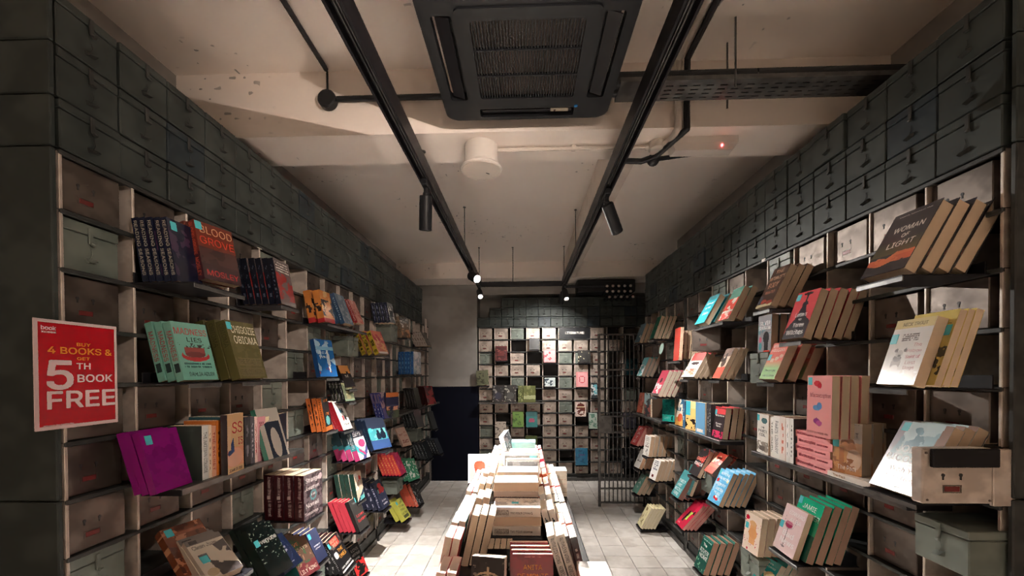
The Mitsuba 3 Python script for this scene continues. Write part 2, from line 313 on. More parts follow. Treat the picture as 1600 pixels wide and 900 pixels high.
slot = cat(trimesh.creation.cylinder(.0048, .0016, sections=12).apply_transform(trimesh.transformations.rotation_matrix(math.pi / 2, (1, 0, 0))), box(-.0022, .0022, -.0008, .0008, -.013, 0))
KEYHOLE = mikit.ply(slot, 'dark_inside')
RED_TAG = vc(cbox(.040, .003, .014, .001, (-.020, -.0015, -.007)), (92, 28, 28))
TAG_FRAME = mikit.ply(cat(box(-.025, .025, -.001, .001, .008, .011), box(-.025, .025, -.001, .001, -.011, -.008), box(-.025, -.021, -.001, .001, -.008, .008), box(.021, .025, -.001, .001, -.008, .008)), 'zinc')
RIVET = mikit.ply(trimesh.creation.icosphere(1, .0035), 'zinc')
def front_mesh(w, h, d=.012): return cbox(w, d, h, .0025)
BOXW = .176
FRONT_Z = mikit.ply(cbox(BOXW, .20, .148, .0025), 'zinc')
FRONT_G = mikit.ply(cat(cbox(BOXW, .20, .114, .0025), cbox(BOXW, .20, .032, .002, (0, -.002, .116))), 'box_green')
def hasp_mesh(k=1.0):
    return cat(cbox(.013, .005, .050, .0015, (-.0065, -.007, -.045)), tr(cbox(.013, .010, .008, .002, (-.0065, -.005, -.004)), rx=-25, at=(.004, -.009, -.045)))
HASP = mikit.ply(hasp_mesh(), 'carcass_paint')
def pull_mesh():
    wedge = trimesh.Trimesh([(-.016, 0, .006), (.016, 0, .010), (-.012, 0, -.008), (.014, 0, -.004), (-.010, -.016, -.006), (.012, -.016, -.001)]).convex_hull
    return cat(wedge, tube([(.003, -.002, .036), (.007, -.003, .022), (0, -.003, .006)], .0011, 5))
PULL = mikit.ply(pull_mesh(), 'carcass_paint')
HASP_G, PULL_G = {**HASP, 'bsdf': {'type': 'ref', 'id': 'box_green'}}, {**PULL, 'bsdf': {'type': 'ref', 'id': 'box_green'}}
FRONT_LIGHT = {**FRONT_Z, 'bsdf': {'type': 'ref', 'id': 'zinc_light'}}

def unit(wall, u0, n, z_top, rows, label, state, cw=CW, ch=CH, depth=.30, plinth=True, base=0.0, plate_=None):
    t = thing('pigeonhole_unit', label, 'shelving unit')
    U, zb = n * cw, z_top - rows * ch
    put('back_panel', moved(mikit.ply(box(0, U, depth - .01, depth, zb, z_top), 'dark_inside'), wall.m(u0, 0)), t)
    shelf = mikit.ply(cat(cbox(U, depth - .012, .004, .001, (0, 0, -.004)), cbox(U, .010, .014, .002, (0, -.004, -.014))), 'carcass_paint')
    for r in range(rows + 1):
        put('shelf', moved(shelf, wall.m(u0, z_top - r * ch + .005)), t)
    post = mikit.ply(box(-.0018, .0018, .004, depth - .012, zb, z_top), 'lit_zinc')
    edge = mikit.ply(cbox(.009, .006, z_top - zb, .0015, (-.0045, -.001, zb)), 'lit_zinc')
    for c in range(n + 1):
        k = put('partition', moved(post, wall.m(u0 + min(max(c * cw, .002), U - .002), 0)), t)
        put('front_edge', moved(edge, wall.m(u0 + min(max(c * cw, .0045), U - .0045), 0)), k)
    if plinth:
        put('plinth', mikit.ply(cbox(U, .05, max(zb - .006 - base, .03), .004, (0, 0, 0)), 'carcass_paint') | {'to_world': wall.m(u0, base, .004)}, t)
        put('kickboard', mikit.ply(cbox(U, .012, .05, .003), 'grey_metal') | {'to_world': wall.m(u0, base, -.010)}, t)
    for c in range(n):
        for r in range(rows):
            s, rec = state(c, r)
            u, z = u0 + c * cw, z_top - (r + 1) * ch
            if s == 'm':
                k = put('box_front', moved(plate_ or FRONT_Z, wall.m(u + .005, z + .007, rec)), t)
                for du in (.050, .094):
                    put('keyhole', moved(KEYHOLE, wall.m(u + .005 + du, z + .092, rec - .0004)), k)
                put('tag_frame', moved(TAG_FRAME, wall.m(u + .078, z + .050, rec)), k)
                put('red_tag', moved(RED_TAG, wall.m(u + .078, z + .050, rec)), k)
            elif s == 'g':
                k = put('drawer_front', moved(FRONT_G, wall.m(u + .005, z + .007, rec)), t)
                put('hasp', moved(HASP_G, wall.m(u + .092, z + .140, rec)), k)
                put('pull', moved(PULL_G, wall.m(u + .092, z + .045, rec)), k)
    return t

def choose(seed, fixed, pm=.62, pg=.16):
    rng = random.Random(seed)
    table = {}
    def f(c, r):
        if (c, r) not in table:
            x = rng.random(); rec = rng.choice([.006, .006, .010, .014, .022])
            s = fixed.get((c, r)) or ('m' if x < pm else 'g' if x < pm + pg else 'e')
            table[(c, r)] = (s, rec)
        return table[(c, r)]
    return f

Z_L, Z_R, Z_F = 2.112, 2.088, 2.107
unit(LEFT, 0, 11, Z_L, 12, 'long grey steel pigeonhole unit on the sign side, its near end carrying the red sign', choose(1, {(0, 0): 'm', (0, 1): 'g', (0, 2): 'm', (0, 3): 'e', (0, 4): 'm', (0, 5): 'm', (0, 6): 'm', (0, 7): 'g', (1, 2): 'm', (2, 2): 'm', (3, 2): 'm', (1, 4): 'm', (2, 4): 'm', (1, 1): 'e', (2, 1): 'e', (1, 6): 'm', (2, 6): 'm', (3, 6): 'm', (3, 7): 'g', (1, 3): 'e', (5, 3): 'g', (5, 5): 'g', (6, 4): 'e', (6, 5): 'g'}))
unit(LEFT, 11 * CW + .045, 9, Z_L, 12, 'grey steel pigeonhole unit ending at the dark navy wall panel', choose(2, {}, .55, .2))
unit(RIGHT, 0, 5, Z_R, 12, 'short steel pigeonhole unit beside the barred gate', choose(3, {}, .36, .10))
unit(RIGHT, 5 * CW + .06, 10, Z_R, 12, 'long steel pigeonhole unit opposite the red sign, holding the bright paperbacks', choose(4, {(9, 0): 'm', (8, 0): 'm', (7, 0): 'm', (6, 0): 'm', (9, 1): 'e', (8, 1): 'e', (9, 2): 'm', (9, 3): 'e', (9, 4): 'm', (8, 4): 'm', (8, 2): 'm', (8, 5): 'm', (8, 6): 'm', (8, 7): 'm', (9, 5): 'e', (9, 6): 'e', (9, 7): 'e', (6, 6): 'm', (6, 7): 'm', (7, 6): 'm', (7, 1): 'e', (7, 2): 'e', (8, 3): 'e', (7, 3): 'e', (6, 1): 'e', (6, 2): 'e', (6, 3): 'e'}, .38, .08))
CWF, CHF = .2187, .168
far_rows = ['mmgmm..mdd', 'mmdmmmmm.d', 'gdmdmggmdd', 'mmmmdmm.dm', 'mdgddgmmdd', 'mdddmm.mdg', 'mm.m.gm.dm', 'md..mmdmdd', 'gm.dmmmmdm', 'mmmdmmmmdd', 'g.m.mdmmdm', 'mm.mmmmmmd']
unit(FAR, 0, 12, Z_F, 12, 'far wall pigeonhole unit facing the room with a LITERATURE sign', lambda c, r: (({'m': 'm', 'g': 'g', 'd': 'e', '.': 'm'}[far_rows[r][c]] if c < 10 else ('m' if (c * 7 + r * 3) % 4 == 0 else 'e')) if not (r == 0 and c in (5, 6)) else 'e', .006 + .006 * ((c * 3 + r) % 3)), CWF, CHF, plate_=FRONT_LIGHT)
# dark stile between the two right hand units and the two left ones
struct('trim_2', cbox(.30, .058, Z_R - .0, .003, (1.316, 3.388, 0)), 'carcass_paint')
struct('trim_3', cbox(.30, .043, Z_L - .0, .003, (-1.616, 3.5555, 0)), 'carcass_paint')

def locker_bank(wall, u0, n, lw, z_rows, label, start=lambda r: 0, dark=(), seed=0):
    t = thing('locker_bank', label, 'lockers')
    rng = random.Random(seed)
    top = {}
    for r in range(len(z_rows) - 1):
        z1, z0 = z_rows[r], z_rows[r + 1]; h = z1 - z0 - .005
        for b in ('locker_paint', 'locker_paint_dark'):
            top[b] = mikit.ply(cat(cbox(lw - .004, .30, h * .80, .003), cbox(lw - .004, .30, h * .185, .003, (0, -.0015, h * .815))), b)
        for c in range(start(r), n):
            b = 'locker_paint_dark' if (c, r) in dark or rng.random() < .05 else 'locker_paint'
            pr = rng.uniform(-.004, .004) - (.012 if rng.random() < .06 else 0)
            k = put('locker', moved(top[b], wall.m(u0 + c * lw + .002, z0 + .0025, pr)), t)
            put('hasp', moved(HASP, wall.m(u0 + (c + .5) * lw + rng.uniform(-.006, .006), z1 - .012, pr)), k)
            put('pull', moved(PULL, wall.m(u0 + (c + .5) * lw + rng.uniform(-.006, .006), z0 + .036, pr)), k)
    return t
locker_bank(LEFT, 0, 23, .1792, [2.560, 2.410, 2.262, 2.119], 'three rows of grey green steel lockers above the sign side shelving', dark={(2, 1), (7, 0), (8, 2), (10, 2), (13, 1), (12, 2), (18, 0)}, seed=5)
locker_bank(RIGHT, 0, 18, .1871, [2.540, 2.387, 2.242, 2.095], 'three rows of dark steel lockers above the gate side shelving', dark={(16, 1), (4, 2)}, seed=6)
locker_bank(FAR, -.02, 14, .1675, [2.512, 2.380, 2.248, 2.114], 'stepped rows of dark lockers above the far pigeonholes', start=lambda r: (2, 1, 0)[r], dark={(5, 2), (9, 2), (12, 1)}, seed=8)
# end panels of the two long walls
for side, x, yy, rows, lab in ((-1, -1.302, 1.110, [2.560, 2.410, 2.262, 2.119], 'grey steel end panels stacked behind the red sign'), (1, 1.322, 1.154, [2.540, 2.387, 2.242, 2.095], 'dark steel end panels at the near end beside the metal boxes')):
    t = thing('end_panel', lab, 'panel')
    for z1, z0 in list(zip(rows[:-1], rows[1:])) + [(rows[-1], 1.13), (1.13, 0.004)]:
        put('sheet', mikit.ply(cbox(.33, .015, z1 - z0 - .004, .003, (x - (.33 if side < 0 else 0), yy, z0 + .001)), 'locker_paint' if z0 > 2 else 'carcass_paint' if side > 0 else 'locker_paint'), t)
if True:
    t = thing('end_panel', 'narrow grey steel end stile where the far end of the sign side lockers stops', 'panel')
    put('sheet', mikit.ply(cbox(.30, .012, 2.0, .003, (-1.61, 5.63, .004)), 'carcass_paint'), t)
# LITERATURE sign in the far unit
t = thing('section_sign', 'black LITERATURE section sign in the top row of the far unit', 'sign')
put('board', mikit.ply(cbox(CWF * 2 - .012, .006, CHF - .02, .002, (-.62 + 5 * CWF + .006, 5.664, Z_F - CHF + .008)), 'black_plastic'), t)
put('lettering', moved(vc(text_c('LITERATURE', 0, 0, .030, .255, bold=True), (245, 242, 235)), T().translate([-.62 + 6 * CWF, 5.6635, Z_F - CHF * .50]).rotate([1, 0, 0], 90)), t)
t = thing('section_sign', 'small black section sign on the gate side unit with pale lettering', 'sign')
put('board', mikit.ply(cbox(.006, .17, .10, .002, (1.309, 3.50, 1.545)), 'black_plastic'), t)
put('lettering', moved(vc(text_c('YOUNG ADULT', 0, 0, .017, .14, bold=True), (235, 232, 225)), T().translate([1.3085, 3.585, 1.565]).rotate([0, 0, 1], -90).rotate([1, 0, 0], 90)), t)
# small white labels on the locker rails
for x, y, z in ((-1.299, 1.99, 2.10), (1.318, 2.30, 2.083)):
    put('shelf_label', vc(cbox(.004, .035, .016, .0008, (x - .002, y, z)), (200, 195, 185)), label='tiny white label on the rail under the %s lockers' % ('sign side' if x < 0 else 'gate side'), category='label')

# ---------------------------------------------------------------- the red offer sign
t = thing('offer_sign', 'red poster with white border offering a fifth book free, on the near end', 'sign')
SW, SH = .222, .300
put('sheet', vc(cbox(SW, .003, SH, .0005, (0, 0, 0)), (232, 214, 216), 'print_gloss'), t)
put('red_field', vc(box(.010, SW - .009, -.0006, .0002, .010, SH - .009), (165, 22, 34), 'print_gloss'), t)
def sign_text(s, u0, u1, v0, v1, col, bold=True):
    m = text(s, (v1 - v0) * SH, (u1 - u0) * SW, bold=bold, depth=.0006); m = tr(m, rx=90, at=(u0 * SW, -.0006, (1 - v1) * SH)); return (m, col)
W_, O_ = (246, 232, 236), (226, 150, 62)
for s, u0, u1, v0, v1, c in (('BUY', .47, .64, .198, .229, O_), ('4 BOOKS &', .14, .92, .248, .308, O_), ('GET', .47, .63, .334, .363, O_), ('5', .125, .43, .385, .640, W_), ('TH', .46, .635, .392, .450, W_), ('BOOK', .47, .925, .505, .575, W_), ('FREE', .125, .955, .660, .815, W_),
                             ('book', .075, .235, .062, .098, W_), ('xcess', .075, .235, .105, .125, W_), ('while stocks last, selected titles', .08, .42, .957, .966, W_)):
    put('lettering', vc(*sign_text(s, u0, u1, v0, v1, c), 'print_gloss'), t)
SIGN_M = T().translate([-1.283, 1.046, 1.334]).rotate([0, 0, 1], 90)
for k in list(scene):
    if k.startswith('offer_sign__'): scene[k] = {**scene[k], 'to_world': SIGN_M}

# ---------------------------------------------------------------- barred gate
t = thing('barred_gate', 'dark barred steel gate with a lock plate standing across the far corner', 'gate')
gx0, gx1, gy, gz1 = .805, 1.315, 4.55, 1.905
def bar(name, x0, x1, z0, z1, w=.012): return put(name, mikit.ply(cbox(x1 - x0, w, z1 - z0, .002, (x0, gy - w / 2, z0)), 'grey_metal'), t)
bar('stile', gx0, gx0 + .028, .012, gz1, .025); bar('stile', gx1 - .025, gx1, .012, gz1, .025)
for z in (.045, .20, .815, .990, 1.50, 1.885): bar('rail', gx0 + .028, gx1 - .025, z, z + .02)
for i in range(9):
    x = gx0 + .028 + (i + 1) * (gx1 - gx0 - .053) / 10
    put('vertical_bar', mikit.ply(tube([(x, gy, .045), (x, gy, 1.90)], .0065, 8), 'grey_metal', smooth=40), t)
lp = bar('lock_plate', gx0 + .002, gx0 + .15, .815, 1.01, .03)
put('keyhole', moved(KEYHOLE, T().translate([gx0 + .045, gy - .0155, .965])), lp)
for z in (.85, .88): put('screw', moved(RIVET, T().translate([gx0 + .04, gy - .0155, z])), lp)

# ---------------------------------------------------------------- long display shelves and pulled out boxes
def long_shelf(wall_x, side, y0, y1, z, prot, label):
    t = thing('display_shelf', label, 'shelf')
    x0, x1 = (wall_x - .0, wall_x + prot) if side > 0 else (wall_x - prot, wall_x + .0)
    put('board', mikit.ply(cbox(x1 - x0, y1 - y0, .006, .002, (x0, y0, z - .006)), 'grey_metal'), t)
    fx = x1 - .004 if side > 0 else x0
    put('front_lip', mikit.ply(cbox(.004, y1 - y0, .020, .0015, (fx, y0, z - .022)), 'grey_metal'), t)
    for y in (y0, y1 - .004): put('end_bracket', mikit.ply(cat(cbox(x1 - x0 - .01, .004, .022, .001, (x0 + .005, y, z - .024))), 'black_metal'), t)
LS = dict(L1=(-1.294, 1, 1.345, 2.11, 1.099, .150), L2=(-1.294, 1, 3.16, 4.28, 1.108, .150), L3=(-1.294, 1, 4.36, 5.50, 1.105, .160), R1=(1.314, -1, 1.30, 2.165, 1.073, .145), R2=(1.314, -1, 2.50, 3.37, 1.066, .150), R3=(1.314, -1, 3.56, 4.53, 1.060, .150), F1=None)
for k, lab in (('L1', 'long metal shelf under the purple books and the row of upright spines'), ('L2', 'metal shelf holding the blue spines and a landscape cover beside the orange books'), ('L3', 'metal shelf of dark and red books nearest the navy panel'), ('R1', 'long metal shelf under the white paperbacks and the pink stack'), ('R2', 'metal shelf under the orange cover and black spines row'), ('R3', 'metal shelf beside the gate holding a teal cover')):
    long_shelf(*LS[k], lab)
t = thing('display_shelf', 'thin shelf on the far unit under two ornate black covers', 'shelf')
put('board', mikit.ply(cbox(.90, .11, .006, .002, (-.62, 5.558, 1.075)), 'grey_metal'), t); put('front_lip', mikit.ply(cbox(.90, .004, .014, .001, (-.62, 5.556, 1.066)), 'grey_metal'), t)

def deed_box(label, w, h, d, m, metal=False, flap=None, group=None):
    """a steel box, front face in the plane y=0, body behind it"""
    b = 'lit_zinc' if metal and d < .1 else 'zinc' if metal else 'box_green'  # near box coloured paler as if lit, twisted box darker as if shaded
    t = thing('steel_box', label, 'box', group)
    if metal:
        put('body', moved(mikit.ply(cbox(w, d, h, .004), b), m), t)
        for u in (.42 - .13, .42 + .12): put('keyhole', moved(KEYHOLE, m @ T().translate([w * u, -.0005, h * .52])), t)
        k = put('tag_frame', moved(TAG_FRAME, m @ T().translate([w * .42, 0, h * .27])), t); put('red_tag', moved(RED_TAG, m @ T().translate([w * .42, 0, h * .27])), k)
        for u, v in ((.05, .92), (.07, .07), (.95, .92), (.95, .06)): put('rivet', moved(RIVET, m @ T().translate([w * u, 0, h * v])), t)
    else:
        put('body', moved(mikit.ply(cat(cbox(w, d, h * .80, .003)), b), m), t)
        put('lid', moved(mikit.ply(cbox(w + .002, d + .002, h * .19, .003, (-.001, -.002, h * .81)), b), m), t)
        put('hasp', moved(HASP_G, m @ T().translate([w * .5, -.002, h * .95])), t); put('pull', moved(PULL_G, m @ T().translate([w * .5, 0, h * .28])), t)
        for v in (.25, .7): put('rivet', moved(RIVET, m @ T().translate([w, d * .6, h * v])), t)
    return t
def boxL(y, z, prot): return T().translate([-1.30 + prot, y, z]).rotate([0, 0, 1], 90)
def boxR(y, z, prot): return T().translate([1.32 - prot, y, z]).rotate([0, 0, 1], -90)
deed_box('green steel box pulled out beside the yellow spines', .17, .138, .20, boxL(2.82, 1.607, .09))
deed_box('green steel box pulled out under the navy paperbacks', .18, .150, .20, boxL(3.62, 1.772, .13))
deed_box('green steel box pulled out under the charcoal books near the navy panel', .19, .150, .20, boxL(4.47, .74, .13))
deed_box('green steel box pulled out under the row of red and magenta spines', .19, .130, .20, boxL(3.74, .375, .13))
deed_box('green steel box pulled out low under the slate blue paperbacks', .17, .130, .20, boxL(2.20, .262, .13))
deed_box('green steel box below the shelf of blue spines', .16, .15, .20, boxL(3.29, .92, .13))
deed_box('bare metal box twisted out of the wall above white and red paperbacks', .185, .146, .26, T().translate([1.10, 2.75, 1.615]).rotate([0, 0, 1], -48), metal=True)
deed_box('green steel box under the grey silhouette book', .165, .155, .20, boxR(2.215, 1.420, .13))
deed_box('green steel box under the red and black tilted books', .16, .155, .20, boxR(2.82, .69, .13))
deed_box('green steel box under the cream confetti covers', .175, .150, .20, boxR(2.29, .375, .14))
deed_box('green steel box pulled out lowest at the near end under the metal box', .16, .130, .20, boxR(1.335, .903, .092))
t = deed_box('bare metal box with two keyholes and red tag turned toward the aisle entrance', .188, .152, .035, T().translate([1.087, 1.160, 1.115]), metal=True)
put('black_bracket', mikit.ply(cbox(.176, .012, .050, .002, (1.104, 1.147, 1.217)), 'black_metal'), t, label='black bracket across its top')
put('side_plate', mikit.ply(cbox(.058, .012, .156, .002, (1.276, 1.160, 1.108)), 'lit_zinc'), t)

# ---------------------------------------------------------------- books
def raster(w, h, art, base, res, rng):
    """a printed cover as colours on a grid of (res x res*h/w) cells; art: painted shapes in cover units (u right, v up)"""
    nx = max(6, int(res)); ny = max(9, int(res * h / w))
    U, V = np.meshgrid((np.arange(nx) + .5) / nx, (np.arange(ny) + .5) / ny)
    C = np.tile(lin(base), (ny, nx, 1))
    for a in art:
        k = a[0]
        if k == 'r':
            m = (U >= a[1]) & (V >= a[2]) & (U <= a[3]) & (V <= a[4]); C[m] = lin(a[5])
        elif k == 'e':
            m = ((U - a[1]) / a[3]) ** 2 + ((V - a[2]) / a[4]) ** 2 <= 1; C[m] = lin(a[5])
        elif k == 'n':      # printed blotches: colour, scale, threshold, lowest v, highest v
            q = meshkit.fbm(np.stack([U * a[2], V * a[2] * h / w, np.full_like(U, a[6] if len(a) > 6 else 3.3)], -1), 3)
            m = (q > a[3]) & (V >= a[4]) & (V <= a[5]); C[m] = lin(a[1])
        elif k == 'g':      # printed fade from v0 to v1
            t_ = np.clip((V - a[1]) / (a[2] - a[1]), 0, 1)[..., None]; m = (V >= min(a[1], a[2])) & (V <= max(a[1], a[2]))
            C[m] = (lin(a[3]) * (1 - t_) + lin(a[4]) * t_)[m]
        elif k == 't':      # small print: u0, v0, u1, v1, lines, colour
            n = a[5]; f = (V - a[2]) / (a[4] - a[2]) * n
            m = (U >= a[1]) & (U <= a[3]) & (f >= 0) & (f < n) & (np.abs(f % 1 - .5) < .27)
            m &= meshkit.noise(np.stack([U * 34, np.floor(f) * 7.7, U * 0 + 1], -1)) > .33
            C[m] = lin(a[6])
        elif k == 'p':      # polygon: [(u, v)...], colour
            import shapely
            poly = sg.Polygon(a[1]); m = shapely.contains_xy(poly, U.ravel(), V.ravel()).reshape(U.shape); C[m] = lin(a[2])
    return C

def grid_face(w, h, C, y):
    """the printed front as a grid of quads in the plane y, facing -y"""
    ny, nx = C.shape[:2]
    xs, zs = np.linspace(0, w, nx + 1), np.linspace(0, h, ny + 1)
    v, f, c = [], [], []
    X0, Z0 = np.meshgrid(xs[:-1], zs[:-1]); X1, Z1 = np.meshgrid(xs[1:], zs[1:])
    P = np.stack([np.stack([X0, X0 * 0 + y, Z0], -1), np.stack([X1, X0 * 0 + y, Z0], -1), np.stack([X1, X0 * 0 + y, Z1], -1), np.stack([X0, X0 * 0 + y, Z1], -1)], 2).reshape(-1, 3)
    i = np.arange(nx * ny)[:, None] * 4
    F = np.concatenate([i + [0, 1, 2], i + [0, 2, 3]], 0)
    return P, F, np.repeat(C.reshape(-1, 3), 4, 0)

def merge_vc(*parts):
    v, f, c, n = [], [], [], 0
    for P, F, C in parts:
        v.append(P); f.append(F + n); c.append(C); n += len(P)
    return np.vstack(v), np.vstack(f), np.vstack(c)

def flat(mesh, colour):
    v, f, _ = meshkit.arrays(mesh, False)
    # separate triangles keep flat print colours
    return np.asarray(v), np.asarray(f), np.tile(lin(colour), (len(v), 1))

TEAL = (70, 175, 185)
class Book:
    """one title: shapes of its parts in the book's own frame: x from spine to fore-edge, -y out of the front cover, z up"""
    def __init__(self, w, h, t, cover, spine=None, back=None, page=(200, 180, 156), art=(), texts=(), spine_text=None, spine_art=(), hard=False, res=24, sticker=None, gloss=True, seed=0):
        rng = np.random.default_rng(seed); self.dims = (w, h, t)
        b = .0022 if hard else .0008; o = .003 if hard else .0006
        spine = spine or cover; back = back or spine
        bs = 'print_gloss' if gloss else 'print_satin'
        def shell(r):
            parts = [grid_face(w, h, raster(w, h, art, cover, r, rng), 0.0)]
            parts.append(flat(box(.0001, w, .0001, b, 0, h), cover))
            parts.append(flat(box(.0002, w, t - b, t, 0, h), back))
            # spine with its print
            nz = 40 if r > 14 else 16
            S = raster(t, h, spine_art, spine, 3 if r <= 14 else 5, rng)
            P, F, C = grid_face(t, h, S, 0.0)
            P = np.stack([P[:, 1], t - P[:, 0], P[:, 2]], -1)   # onto x = 0, facing -x
            parts.append((P, F, C))
            parts.append(flat(box(.0001, b, .0002, t - .0001, 0, h), spine))
            return mikit.ply(merge_vc(*parts)[:2], bs, color=merge_vc(*parts)[2])
        self.hi = shell(res); self.lo = shell(min(res, 12)) if res > 16 else self.hi
        self.pages = vc(box(b, w - o, b, t - b, o, h - o), page, 'print_matte')
        self.extra = []      # (name, shape, label) on the front copy
        by = {}
        for s, u, v, hh, ww, col in texts:
            m = tr(text_c(s, 0, 0, hh * h, ww * w if ww else None, depth=.0005), rx=90, at=(u * w, .0, v * h)); by.setdefault(tuple(col), []).append(m)
        for col, ms in by.items(): self.extra.append(('lettering', vc(cat(*ms), col, 'print_satin'), None))
        if sticker: self.extra.append(('price_sticker', vc(box(w * sticker[0], w * sticker[0] + .024, -.0007, 0, h * sticker[1] - .030, h * sticker[1]), TEAL, 'print_satin'), 'teal price sticker'))
        self.spine_shape = None
        if spine_text:
            s, v0, v1, frac, col = spine_text
            m = text(s, t * frac, (v1 - v0) * h, depth=.0005); q = np.array(m.vertices)
            m.vertices = np.stack([-q[:, 2], t / 2 + t * frac / 2 - q[:, 1] * 1.0, v1 * h - q[:, 0]], -1)
            self.spine_shape = vc(m, col, 'print_satin')
    def put(self, m, label, group=None, front=True, visible=1.0):
        """queued: the books that show largest become things, see finish_books"""
        r = {'book': self, 'm': m, 'label': label, 'group': group, 'front': front, 'extra': []}
        M = np.array(m.matrix, float); w, h, t = self.dims
        c = (M @ [w / 2, t / 2, h / 2, 1])[:3] - np.array(EYE)
        r['show'] = w * h / (c @ c) * visible * (1 if front else .25)
        QUEUE.append(r); return r
    def add(self, r, k):
        m = r['m']
        put('cover', moved(self.hi if r['front'] else self.lo, m), k); put('page_block', moved(self.pages, m), k)
        c = k + '__cover'
        if r['front']:
            for n, s, lab in self.extra: put(n, moved(s, m), c, label=lab)
        if self.spine_shape: put('spine_lettering', moved(self.spine_shape, m), c)
        for s in r['extra']: put('spine_lettering', s, c)
QUEUE = []
MOST_BOOKS = 318
def finish_books():
    order = sorted(range(len(QUEUE)), key=lambda i: -QUEUE[i]['show']); keep = set(order[:MOST_BOOKS])
    v, f, c, n = [], [], [], 0
    for i, r in enumerate(QUEUE):
        if i in keep:
            r['book'].add(r, thing('book', r['label'], 'book', r['group'])); continue
        M = np.array(r['m'].matrix, float)
        for sh in (r['book'].lo, r['book'].pages):
            V, F, _, _, C = meshkit.WRITTEN[sh['filename']]
            v.append(V @ M[:3, :3].T + M[:3, 3]); f.append(F + n); c.append(C); n += len(V)
    if v: put('distant_books', mikit.ply((np.vstack(v), np.vstack(f)), 'print_satin', color=np.vstack(c)), label='the many small books standing behind others on both walls and the table', category='books', kind='stuff')

def pose(pos, th, lean=0.0, roll=0.0):
    return T().translate(list(map(float, pos))).rotate([0, 0, 1], float(th)).rotate([0, 1, 0], float(roll)).rotate([1, 0, 0], float(-lean))

